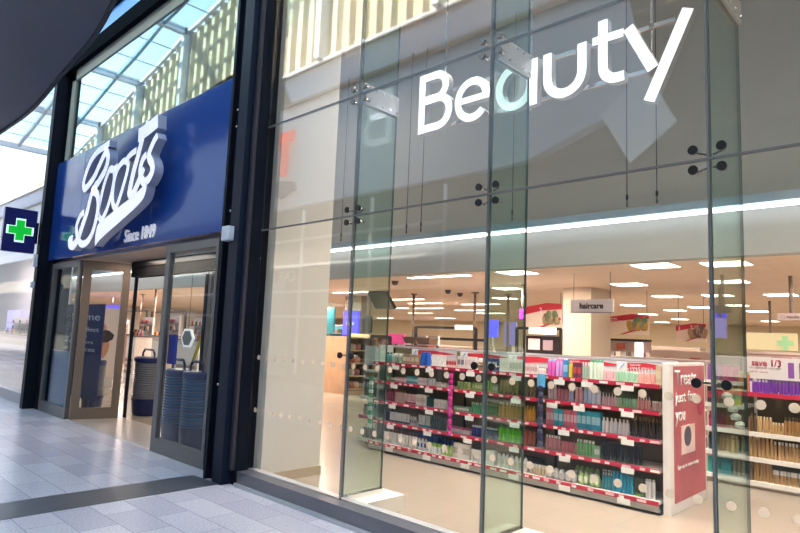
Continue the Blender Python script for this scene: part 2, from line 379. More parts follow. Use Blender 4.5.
# script logo
lg = empty('logo_sign', (0, -.34, 0), 'white raised script word with a swoosh, fixed to the blue fascia', 'sign')
def lp(px, py): p = at(px, py, -.34); return (p.x, p.z)
LOGOW = mat('logo_face', (.86, .87, .95), .4, emit=.5, ecol=(.88, .9, 1)); LOGOS = mat('logo_side', (.36, .38, .50), .5)
def script(nm, pts, wd, closed=False, y=0):
    p = spline([lp(*q) for q in pts], 6, closed)
    N = len(p); ws = wd if not hasattr(wd, '__len__') else [wd[0]+(wd[1]-wd[0])*math.sin(PI*i/(N-1)) for i in range(N)]
    MB().ribbon(p, ws, y, .12, 0, 1, closed).build(nm, [LOGOW, LOGOS], lg)
W = .104
script('script_letter', [(109.5,143),(103.5,147.5),(98,151.4),(91.3,160.4),(86.2,172.8),(83.6,183),(84.5,188.5),(87.8,186),(94,177),(99,166),(103.6,156),(106.3,151.5),(108,158),(105.5,169),(100.5,178.5),(95.8,186.3),(92.5,190.5),(97,194),(98.2,204),(96.8,215.6),(93,230.6),(88.5,240),(82.5,244.2),(78,239),(76.4,227),(80,216.5),(84,212)], (W*1.0, W*1.25), y=0)
script('script_letter', [(96.5,182),(91.5,193),(87,211),(82,226),(78.2,237),(73.5,245),(69.8,244.5),(69.2,240),(72.5,237.5)], (W*.9, W*1.5), y=.004)
script('script_letter', [(109.5,169),(104.3,182),(99.8,200.6),(98,213),(100.4,219.5),(105,212),(110,197),(113,182),(113.6,171.5)], W*.95, True, y=.008)
script('script_letter', [(123.8,161),(117.5,169),(113.8,182),(112.3,196),(113,205),(115.5,207.5),(119,199),(123.3,185),(126.6,173),(127.8,164)], W*.95, True, y=.002)
script('script_letter', [(110,171),(113.5,168.5),(117,166)], W*.8, y=.006)
script('script_letter', [(125,161),(130,154.5),(136,150)], W*.9, y=.006)
script('script_letter', [(147.3,121),(141.5,139),(137,156.6),(133,171),(129.5,187),(128.8,193),(131.5,194.5),(135,188),(139.5,177),(143,168)], (W*1.1, W*1.35), y=.010)
script('script_letter', [(137.5,135.5),(146,129.5),(157,120.5)], W*1.9, y=.012)
script('script_letter', [(157,135),(153,142),(149,152),(148.8,158),(151.5,164),(151.7,171),(147.8,179),(143.3,182),(140.5,177),(139.8,168.8),(142.4,159.3),(146,154.5)], (W*1.0, W*1.2), y=.006)
sw = spline([lp(*q) for q in [(144.8,184.5),(133,196),(120,206),(103.5,219.5),(98,224.5),(95.5,234),(94.8,246)]], 5)
sw += spline([lp(*q) for q in [(94.8,246),(102,237.5),(120,221.5),(135,208),(142.8,199),(146,190),(146.5,183)]], 5)[1:]
MB().prism([(a, .0, b) for a, b in sw], (0, .12, 0), 0, 1).build('swoosh', [LOGOW, LOGOS], lg)
MB().box(-11.0, .12, 3.1, -10.8, .28, 3.2).box(-9.3, .12, 3.7, -9.1, .28, 3.8).build('standoff', LOGOS, lg)
a = at(124.5, 242, -.07); b = at(155, 234, -.07)
tg = text('tagline_sign', 'Since 1849', mat('tag_white', (.9, .9, .95), .5, emit=.25), None, (a.x, -.062, a.z-.01), b.x-a.x, .19, .02)
tag(tg, 'small white lettering reading Since 1849 on the blue fascia', 'lettering')
# blade cross sign
cs = empty('cross_sign', (-12.93, -.26, 2.87), 'blue projecting square sign with a green cross on the left column', 'sign')
MB().box(-.06, -.54, 0, .06, 0, .82).build('sign_box', [mat('blade_blue', (.004, .008, .15), .3)], cs, bevel=.01)
def cross(x, s, d, m_, nm):
    c = (-.27, .41); a = s*.95; b = s*.34
    p = [(-b,-a),(b,-a),(b,-b),(a,-b),(a,b),(b,b),(b,a),(-b,a),(-b,b),(-a,b),(-a,-b),(-b,-b)]
    MB().prism([(x, c[0]+u, c[1]+v) for u, v in p], (d, 0, 0)).build(nm, m_, cs)
cross(.062, .235, .006, mat('cross_edge', (.6, .9, .75), .4, emit=.9, ecol=(.7, 1, .85)), 'cross_outline')
cross(.068, .200, .008, mat('cross_green', (.0, .35, .03), .4, emit=.45, ecol=(0, .8, .05)), 'green_cross')
MB().box(-.03, 0, .2, .03, .04, .6).build('bracket', NAVY, cs)
# clerestory
CLG = glass('clerestory_glass', (.55, .60, .60), 2.3)
struct('window_40', MB().box(-12.4, -.01, 4.66, -6.12, .01, 6.25), CLG)
struct('trim_clerestory', MB().box(-12.45, -.03, 4.66, -12.25, .1, 6.5).box(-12.45, -.03, 6.22, -6.12, .1, 6.43), mat('grey_green_frame', (.26, .29, .27), .5))
struct('trim_beam', MB().box(-13.4, -.12, 6.43, -6.12, .1, 6.70), mat('matt_black', (.006, .008, .012), .9, spec=.02))
struct('trim_spandrel', MB().box(-13.4, -.10, 6.70, -6.12, .1, 7.0), mat('spandrel_sky_reflection', (.12, .36, .95), .3, spec=.4))  # mirrored sky put into the panel's blue base colour
struct('trim_parapet', MB().box(-60, -.14, 7.0, -6.12, .1, 7.30), mat('matt_black', (0, 0, 0)))
struct('window_41', MB().box(-13.4, -.01, 7.31, -6.12, .01, 8.2), glass('dark_glass', (.25, .28, .32), 1.6))
struct('trim_parapet_upper', MB().box(-60, -.14, 8.2, -6.12, .1, 8.35), NAVY)
# backing behind the clerestory (closed soffit void)
struct('wall_clerestory', MB().box(-12.9, 1.2, 2.80, -6.5, 1.3, 7.0), mat('dark_backing', (.16, .17, .17), .8))
struct('ceiling_lobby', MB().box(-12.9, .10, 2.72, -6.42, 1.2, 2.80), mat('lobby_soffit', (.42, .34, .29), .5))
# entrance frames
def frame(name, x0, x1, y, z1, w, m_, label, base=.22, pane=PANE, ty=.07, wr=.06):
    o = empty(name, ((x0+x1)/2, y, 0), label, 'glazed panel'); h = (x1-x0)/2
    f = MB().box(-h, -ty/2, 0, -h+w, ty/2, z1).box(h-wr, -ty/2, 0, h, ty/2, z1).box(-h+w, -ty/2, 0, h-wr, ty/2, base).box(-h+w, -ty/2, z1-.10, h-wr, ty/2, z1)
    f.build('frame', m_, o)
    MB().box(-h+w, -.008, base, h-wr, .008, z1-.10).build('glass_pane', pane, o)
    return o
TINT = glass('tinted_door_glass', (.50, .70, .85), 1.7)
rp_ = frame('door_side_panel', -7.82, -6.45, 0.0, 2.68, .12, STEEL, 'steel-framed glass side panel right of the shop entrance, by the dark column', .18, glass('door_glass', (.90, .95, .97), .5))
lp_ = frame('door_side_panel', -12.45, -11.06, 0.0, 2.68, .09, STEEL, 'steel-framed glass side panel left of the shop entrance', .18, glass('door_glass_left', (.80, .90, .95), .6))
# return pane, perpendicular to the facade
ro = empty('door_return_panel', (-11.02, .03, 0), 'bronze-framed glass return panel going inward at the entrance', 'glazed panel', rz=math.radians(75))
MB().box(0, -.04, 0, .13, .04, 2.68).box(.62, -.04, 0, .74, .04, 2.68).box(.13, -.04, 0, .62, .04, .19).box(.13, -.04, 2.53, .62, .04, 2.68).build('frame', BRONZE, ro)
MB().box(.13, -.006, .19, .62, .006, 2.53).build('glass_pane', glass('clear_glass', (.95, .95, .95), 1.0), ro)
dr = empty('sliding_door', (-9.3, .86, 0), 'dark frame and header of the open sliding entrance door', 'door')
MB().box(-1.56, -.02, 0, -1.52, .03, 2.52).box(1.0, -.04, 0, 1.08, .05, 2.52).build('jamb', NAVY, dr)
MB().box(-1.58, -.08, 2.45, 1.6, .08, 2.72).build('header', mat('header_dark', (.02, .02, .022), .7, spec=.1), dr)
MB().box(-1.58, -.10, 2.62, 1.6, -.08, 2.70).build('guide_rail', BLACK, dr)
dl = MB().box(1.08, -.03, 0, 1.16, .03, 2.45).box(1.08, -.03, 0, 1.6, .03, .12).build('door_leaf', STEEL, dr)
# lobby soffit light strip
# upper-left bay beyond the left column
struct('window_42', MB().box(-60, -.01, .2, -13.35, .01, 7.2), glass('left_bay_glass', (.92, .93, .94), 1.0))
struct('trim_left_bay', MB().box(-60, -.06, 0, -13.35, .06, .2).box(-20.4, -.05, .2, -20.3, .05, 7.2), mat('left_trim', (.40, .38, .42), .5))
struct('wall_sun_block', MB().box(-60, -.10, 8.36, 12, .3, 13.9), mat('sun_block_wall', (.25, .26, .28), .6))  # unseen wall added to keep sun off the lower opposite facade
# opaque soffit over the concourse
sf = empty('overhead_canopy', (-11, -2, 5.2), 'dark slate-grey curved overhead canopy soffit at the top left', 'canopy')
def tilt(px, py):
    d = RM @ Vector((px-CX, py-CY, F)); k = .12      # plane z = 5.0 + k (x + 12.6)
    t = (5.0+k*12.6-H)/(d.z-k*d.x)
    return (d.x*t, -DIST+d.y*t, H+d.z*t)
ed = spline([tilt(*q) for q in ((-50, 166), (0, 131), (30, 109), (60, 74), (85, 45), (100, 24), (112, 0), (114, -5))], 5)
poly = [(x+11, y+2, z-5.2) for x, y, z in ed]
poly2 = poly+[(x+11, y+2, z-5.2) for x, y, z in [tilt(50, -8), tilt(-8, -8), tilt(-50, 60)]]
MB().prism(poly2, (0, 0, .05)).build('soffit', mat('slate_soffit', (.10, .10, .125), .5, noise=.1, nscale=.6), sf)
rb = MB()
for i in range(len(poly)-1): rb.bar((poly[i][0], poly[i][1]+.02, poly[i][2]), (poly[i+1][0], poly[i+1][1]+.02, poly[i+1][2]), .05, .06)
rb.build('edge_trim', mat('edge_dark', (.02, .02, .025), .4), sf)

# ------------------------------------------------------------------ opposite side of the mall (seen in the glass)
OY = -8.0
def vx(px, py, Y=8.0): p = at(px, py, Y); return p.x, p.z
MW = mat('mall_white', (.80, .82, .86), .6)
a = [vx(620, -20), vx(648, 95), vx(530, 190), vx(505, 197)]
struct('wall_opposite', MB().prism([(-60, OY, 5.69), (a[3][0], OY, 5.69), (a[2][0], OY, 5.75), (a[1][0], OY, a[1][1]), (a[0][0], OY, a[0][1]), (a[0][0], OY, 9.3), (-60, OY, 9.3)], (0, -.3, 0)), MW)
struct('trim_opposite', MB().box(-60, OY-.1, 9.3, 9, OY+.05, 10.25).box(-60, OY-.1, 10.3, 9, OY+.12, 10.42), mat('mall_band', (.55, .60, .70), .5))
struct('trim_opposite_shadow', MB().box(-60, OY-.1, 9.22, 9, OY+.14, 9.3).box(-60, OY-.1, 10.25, 9, OY+.16, 10.3), mat('band_dark', (.16, .16, .15), .6))
struct('wall_sky_block_rear', MB().box(-10, OY-2.3, 0, 12, OY-2, 13), mat('rear_beige', (.22, .20, .17), .7))  # dark wall added behind to keep bright sky out of the right-hand reflections
struct('wall_sky_block_end', MB().box(12, OY-.3, 0, 12.3, .3, 13.9), mat('sky_block_grey', (.30, .29, .29), .6))  # unseen end wall added to stop sky reflecting in the entrance glass
# corrugated cladding above
cb = MB(); N_ = 170; pts = []
tops = [(-60, 9.5), (-38.1, 11.3), (-29.3, 13.4), (-24.6, 14.5), (-20.8, 15.2), (-10, 16.5), (10, 18)]
def top(x):
    for (x0, z0), (x1, z1) in zip(tops, tops[1:]):
        if x0 <= x <= x1: return z0+(z1-z0)*(x-x0)/(x1-x0)
    return 18
prof = []
x = -45.0
while x < 9:
    prof += [(x, 0), (x+.22, 0), (x+.30, -.20), (x+.54, -.20)]; x += .62
vs = []; fs = []
for i, (X, Y) in enumerate(prof): vs += [(X, OY+Y, 10.42), (X, OY+Y, max(10.5, top(X))), (X, OY+Y-.02, max(10.5, top(X))), (X, OY+Y-.02, 10.42)]
for i in range(len(prof)-1):
    k = 4*i; fs += [(k, k+4, k+5, k+1), (k+2, k+6, k+7, k+3), (k+1, k+5, k+6, k+2)]
cb.add(vs, fs)
struct('wall_cladding', cb, mat('cream_cladding', (.62, .56, .42), .6), fix=False)
# glazed roof: posts, rafters, purlins
RS = mat('roof_steel', (.62, .66, .70), .4, .2); RB = mat('roof_steel_blue', (.22, .33, .45), .4, .3)
rf = MB(); rfb = MB()
for X in (-38.5, -34, -29.3, -24.6, -20, -15, -10, -5, 0, 5):
    z = top(X); rf.box(X-.12, OY-.05, 10.42, X+.12, OY+.3, z+.2); rf.bar((X, OY+.1, z+.05), (X, -1.0, z+.05), .24, .30)
for dy in (.15, 1.25, 2.9, 5.0):
    for (x0, z0), (x1, z1) in zip(tops[1:], tops[2:]):
        k = 6
        for j in range(k):
            s0, s1 = j/k, (j+1)/k; sag = lambda s: -.08*math.sin(PI*s)
            (rf if dy < 1 else rfb).bar((x0+(x1-x0)*s0, OY+dy, z0+(z1-z0)*s0+sag(s0)), (x0+(x1-x0)*s1, OY+dy, z0+(z1-z0)*s1+sag(s1)), .14, .18)
X = -38
while X < 8:
    rfb.bar((X, OY+.1, top(X)-.25), (X, -1.0, top(X)-.25), .035, .035); X += 1.55
struct('ceiling_roof_frame', rf, RS); struct('ceiling_roof_bars', rfb, RB)
# roof glass tint
rg = MB()
for (x0, z0), (x1, z1) in zip(tops[1:], tops[2:]): rg.prism([(x0, OY, z0+.25), (x1, OY, z1+.25), (x1, -1, z1+.25), (x0, -1, z0+.25)], (0, 0, .03))
struct('window_43', rg, glass('roof_glass', (.80, .95, .98), .6))
# red letters and grey blocks on the opposite wall
rs = empty('opposite_sign', (0, OY+.1, 0), 'red capital letters with dark blocks below on the opposite wall, mirrored in the glass', 'sign')
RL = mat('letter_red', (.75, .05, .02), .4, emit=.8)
x0, z0 = vx(277, 180); x1, z1 = vx(298, 131); zt = z1; zb = z0
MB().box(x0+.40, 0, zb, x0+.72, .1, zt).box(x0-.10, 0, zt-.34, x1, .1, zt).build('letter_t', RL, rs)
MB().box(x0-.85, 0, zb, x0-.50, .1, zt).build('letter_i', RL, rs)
DB = mat('block_dark', (.10, .11, .16), .5)
MB().prism([(x0-.2, 0, zb-.30), (x0+.5, 0, zb-.15), (x0+1.2, 0, zb-.28), (x0+1.3, 0, zb-.55), (x0+.5, 0, zb-.75), (x0-.1, 0, zb-.6)], (0, .1, 0)).build('dark_block', DB, rs)
MB().prism([(x0-1.0, 0, zb-.4), (x0-.4, 0, zb-.3), (x0-.35, 0, zb-.65), (x0-1.0, 0, zb-.75)], (0, .1, 0)).build('dark_block', DB, rs)
# opposite shopfront: pale wall with white mullion grid
struct('wall_opposite_shops', MB().box(-60, OY-.3, 0, -22, OY-.2, 5.69).box(-22, OY-.3, 0, 9, OY-.2, 5.69), mat('shop_grey', (.13, .12, .11), .6))
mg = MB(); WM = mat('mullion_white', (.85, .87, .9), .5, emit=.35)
for px, py in ((267, 250), (301, 280), (445, 230), (228, 280), (372, 230)):
    X = vx(px, py)[0]; mg.box(X-.04, OY, 0.3, X+.04, OY+.06, 5.5)
for px, py in ((300, 240), (300, 265.5), (300, 291.5), (300, 316.5)):
    Z = vx(px, py)[1]; mg.box(-26, OY, Z-.04, vx(445, 230)[0], OY+.06, Z+.04)
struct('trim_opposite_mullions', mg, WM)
cf = empty('cafe_sign', (0, OY+.05, 0), 'pale round emblem and CAFE lettering on the opposite shopfront, mirrored in the glass', 'sign')
x0, z0 = vx(280, 282); x1, z1 = vx(297, 274)
text('lettering', 'CAFE', WM, cf, (x1, 0.02, z0), x1-x0, .33, .02, rot=(PI/2, 0, PI))
x0, z0 = vx(271, 276); MB().cyl((x0, 0, z0), (x0, .03, z0), .35, 24).build('round_emblem', mat('emblem', (.45, .43, .40), .5), cf)
struct('door_2', MB().box(vx(268, 330)[0], OY-.2, .2, vx(284, 330)[0], OY+.05, 3.2), mat('kiosk_pale', (.5, .5, .52), .5))
p = vx(642, 118)
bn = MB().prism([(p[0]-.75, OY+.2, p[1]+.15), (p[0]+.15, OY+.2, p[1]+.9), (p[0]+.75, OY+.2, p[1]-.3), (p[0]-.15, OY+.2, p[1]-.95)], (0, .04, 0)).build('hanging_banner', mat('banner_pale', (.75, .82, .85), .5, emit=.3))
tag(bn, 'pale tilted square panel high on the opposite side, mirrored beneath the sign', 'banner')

# ------------------------------------------------------------------ shop fittings
SHW = mat('shelf_white', (.68, .66, .62), .45)
RAILR = mat('price_rail_red', (.50, .02, .06), .4); TICK = mat('ticket_white', (.88, .86, .84), .6)
BACKP = mat('gondola_back', (.25, .205, .12), .7)
GX0, GX1, GY = -6.28, -2.27, 2.45
SZ = [1.225, .965, .690, .415, .125]            # shelf surfaces, top first
gon = empty('shelving_gondola', ((GX0+GX1)/2, 2.9, 0), 'long double-sided haircare shelving gondola with red price rails facing the shop window', 'shelving')
ox, oy = (GX0+GX1)/2, 2.9
gb = MB().box(GX0-ox, 2.86-oy, .02, GX1-ox, 2.90-oy, 1.43); gb.build('back_panel', BACKP, gon)
MB().box(GX0-ox-.02, 2.84-oy, 1.43, GX1-ox+.02, 2.92-oy, 1.455).build('top_trim', mat('trim_lilac', (.50, .47, .52), .4), gon)
MB().box(GX0-ox, 2.42-oy, .02, GX1-ox, 3.34-oy, .05).box(GX0-ox, 2.40-oy, .03, GX1-ox, 2.42-oy, .085).build('plinth', mat('plinth_grey', (.45, .43, .40), .5), gon)
bx_ = [GX0+(GX1-GX0)*i/3.0 for i in range(4)]
for x in bx_:
    MB().box(x-ox-.015, 2.85-oy, .05, x-ox+.015, 2.86-oy+.004, 1.43).build('upright', BLACK, gon)
    MB().cyl((x-ox, 2.46-oy, 0), (x-ox, 2.46-oy, .05), .015, 8).build('foot', BLACK, gon)
tpx = [[396,430,471,517,560,588,628],[395,430,471,517,553,580,628],[394,431,471,516,565,628],[393,430,470,516,566,628],[393,430,468,516,566,624]]
for k, z in enumerate(SZ):
    yf = GY if k < 4 else 2.40
    sh = MB().box(GX0-ox, yf-oy, z-.03, GX1-ox, 2.86-oy, z-.004).build('shelf', SHW, gon)
    MB().box(GX0-ox, yf-.012-oy, z-.038, GX1-ox+.005, yf-oy, z+.004).build('price_rail', RAILR, sh)
    random.seed(k+3)
    x = GX0+.04; i = 0
    while x < GX1-.08:
        wd = random.choice((.05, .06, .09))
        MB().box(x-ox, yf-.015-oy, z-.030, x+wd-ox, yf-.011-oy, z-.006).build('price_label', mat('label_pink', (.80, .60, .62), .6) if i % 3 else TICK, sh); x += wd+random.choice((.05, .09, .13)); i += 1
    for px in tpx[k]:
        X = at(px, 380, yf).x
        MB().box(X-.065-ox, yf-.020-oy, z-.085, X+.065-ox, yf-.016-oy, z-.030).build('price_ticket', TICK, sh, rot=(0, 0, 0))
    if k < 4: MB().box(GX0-ox, 2.92-oy, z-.03, GX1-ox, 3.34-oy, z).build('rear_shelf', SHW, gon)
# header boards on the gondola top
HB = mat('header_grey', (.62, .60, .64), .5)
for i, (px, txt) in enumerate(((434, 0), (486, 0), (538, 0), (592, 1), (646, 1))):
    c = at(px, 360, 2.84).x; wd = .80 if i < 4 else .62
    hb = empty('promotion_board', (c, 2.84, SZ[0]), 'low red-and-grey promotion board along the gondola top, %s' % ['leftmost of five', 'second from the left', 'third from the left', 'fourth from the left, SAVE HALF PRICE', 'rightmost of five, SAVE HALF PRICE'][i], 'sign', 'promotion boards on the gondola')
    MB().box(-wd/2, -.02, .07, wd/2, 0, .20).build('board', HB, hb)
    MB().prism([(-wd/2+.12, -.024, .10), (-wd/2+.12, -.024, .185), (0, -.024, .195), (wd/2, -.024, .155)], (0, .003, 0)).build('red_band', RED, hb)
    MB().box(-wd/2, -.026, .09, -wd/2+.11, -.021, .20).build('tag_white', PAPER, hb)
    MB().bar((-wd/2+.03, -.028, .11), (-wd/2+.09, -.028, .18), .03, .003).build('blue_mark', mat('mark_blue', (.1, .35, .7), .5), hb)
    if txt:
        text('lettering', 'SAVE', PAPER, hb, (-wd/2+.15, -.026, .158), .11, .018, .002)
        text('lettering', 'HALF PRICE', PAPER, hb, (-wd/2+.15, -.026, .128), .24, .018, .002)
# right end panel
ep = empty('poster_stand', (-2.21, 2.93, 0), 'white framed end panel with a pink Treats just for you poster', 'sign')
MB().box(-.04, -.46, 0, .03, .60, 1.44).build('panel_board', mat('panel_white', (.85, .80, .78), .5), ep, bevel=.004)
PINK = mat('poster_pink', (.50, .12, .14), .5, noise=.12, nscale=3)
MB().box(.032, -.36, .10, .036, .56, 1.41).build('poster', PINK, ep)
R90 = (PI/2, 0, PI/2)
text('lettering', 'Treats', PAPER, ep, (.037, -.33, 1.22), .62, .15, .003, R90, .01)
text('lettering', 'just for', PAPER, ep, (.037, -.33, 1.02), .60, .14, .003, R90, .01)
text('lettering', 'you', PAPER, ep, (.037, -.33, .83), .27, .13, .003, R90, .01)
text('lettering', 'Sign up in store today', PAPER, ep, (.037, -.29, .40), .62, .05, .003, R90)
MB().box(.037, -.18, .54, .041, .22, .82).build('card_picture', mat('card_pink', (.80, .58, .55), .5), ep)
MB().cyl((.041, .0, .71), (.045, .0, .71), .10, 20).build('dark_circle', mat('circle_dark', (.09, .08, .12), .4), ep)
MB().cyl((.037, .42, .98), (.041, .42, .98), .09, 18).build('red_circle', mat('circle_red', (.40, .04, .09), .4), ep)
# ------------------------------------------------------------------ products
def prod_mesh(kind, w, h, d):
    body = MB(); cap = None
    r = w/2*.94
    if kind == 'pump':
        body.lathe([(r*.95, 0), (r, .01), (r, h*.62), (r*.7, h*.70), (r*.35, h*.74)], 10)
        cap = MB().lathe([(r*.42, h*.72), (r*.42, h*.82), (r*.15, h*.83), (r*.15, h*.92)], 8).box(-r*.2, -r*.9, h*.92, r*.2, r*.25, h)
    elif kind == 'bottle':
        body.lathe([(r*.92, 0), (r, .008), (r, h*.66), (r*.85, h*.76), (r*.45, h*.82)], 10, sy=.8)
        cap = MB().lathe([(r*.5, h*.81), (r*.5, h*.985), (r*.4, h)], 8)
    elif kind == 'slim':
        body.lathe([(r*.95, 0), (r, .006), (r, h*.80), (r*.6, h*.84)], 10)
        cap = MB().lathe([(r*.72, h*.83), (r*.72, h*.985), (r*.6, h)], 8)
    elif kind == 'tube':
        body.add([(-r, -.003, h), (r, -.003, h), (r, .003, h), (-r, .003, h)]+[(r*.8*math.cos(2*PI*i/8+PI/8*9), r*.8*math.sin(2*PI*i/8+PI/8*9), h*.16) for i in range(8)],
                 [(0, 1, 7, 6, 5, 4)[:0] or (0, 1, 7, 6), (0, 6, 5), (0, 5, 4, 3), (3, 4, 11), (2, 3, 11, 10), (2, 10, 9), (2, 9, 8, 1), (1, 8, 7), (3, 2, 1, 0)])
        cap = MB().lathe([(r*.82, 0), (r*.82, h*.17)], 10)
    elif kind == 'box':
        body.box(-r, -d/2, 0, r, d/2, h); cap = MB().box(-r*.86, -d/2-.0015, h*.30, r*.86, -d/2, h*.72)
    elif kind == 'jar':
        body.lathe([(r*.92, 0), (r, .008), (r, h*.66), (r*.94, h*.68)], 12)
        cap = MB().lathe([(r*1.0, h*.68), (r*1.0, h*.97), (r*.9, h)], 12)
    elif kind == 'can':
        body.lathe([(r, 0), (r, h*.84), (r*.8, h*.88)], 12); cap = MB().lathe([(r*.86, h*.87), (r*.86, h*.96), (r*.6, h)], 10)
    elif kind == 'round':
        body.lathe([(r*.8, 0), (r, h*.1), (r, h*.62), (r*.85, h*.8), (r*.5, h*.93), (r*.2, h)], 12, sy=.6)
        cap = MB().box(-r*.5, -r*.62-.002, h*.25, r*.5, -r*.60, h*.6)
    elif kind == 'pack':
        body.lathe([(r*.5, 0), (r, h*.25), (r*.97, h*.7), (r*.5, h)], 12, sy=1.3)
        cap = MB().box(-r*.55, -r*1.32, h*.3, r*.55, -r*1.26, h*.72)
    return body, cap
CN = {}
def cm(c, rough=.35):
    k = 'p_%d_%d_%d' % tuple(int(x*100) for x in c)
    return mat(k, c, rough)
NAMES = {'pump': 'pump_bottle', 'bottle': 'shampoo_bottle', 'slim': 'slim_bottle', 'tube': 'tube', 'box': 'carton', 'jar': 'jar', 'can': 'spray_can', 'round': 'rounded_bottle', 'pack': 'soft_pack'}
CAPN = {'box': 'label_band', 'round': 'label', 'pack': 'label'}
def run(x0, x1, n, kind, col, capc, h, z, y, label, rows=1, dy=.07, rz=0, maxd=.09):
    pitch = (x1-x0)/n; w = abs(pitch)*1.02; h *= 1.08; body, cap = prod_mesh(kind, w, h, min(maxd, max(.04, w)))
    if kind in ('pump', 'bottle', 'slim', 'jar', 'can', 'round') and w > .11: pass
    proto = body.build(NAMES[kind], cm(col), None)
    if cap: cap.build(CAPN.get(kind, 'cap'), cm(capc), proto)
    tag(proto, label, NAMES[kind].split('_')[-1], label.split(' on the ')[0]+' row')
    first = True
    for r in range(rows):
        for i in range(n):
            o = proto if first else copy_tree(proto); first = False
            jx = random.uniform(-.004, .004)
            if rz: o.location = (y+r*dy, x0+pitch*(i+.5)+jx, z); o.rotation_euler = (0, 0, rz)
            else: o.location = (x0+pitch*(i+.5)+jx, y+r*dy, z); o.rotation_euler = (0, 0, random.uniform(-.05, .05))
WH = (.80, .78, .76); PK = (.70, .30, .36); GRN = (.10, .38, .16); DK = (.02, .02, .02)
S = ['top', 'second', 'third', 'fourth', 'bottom']
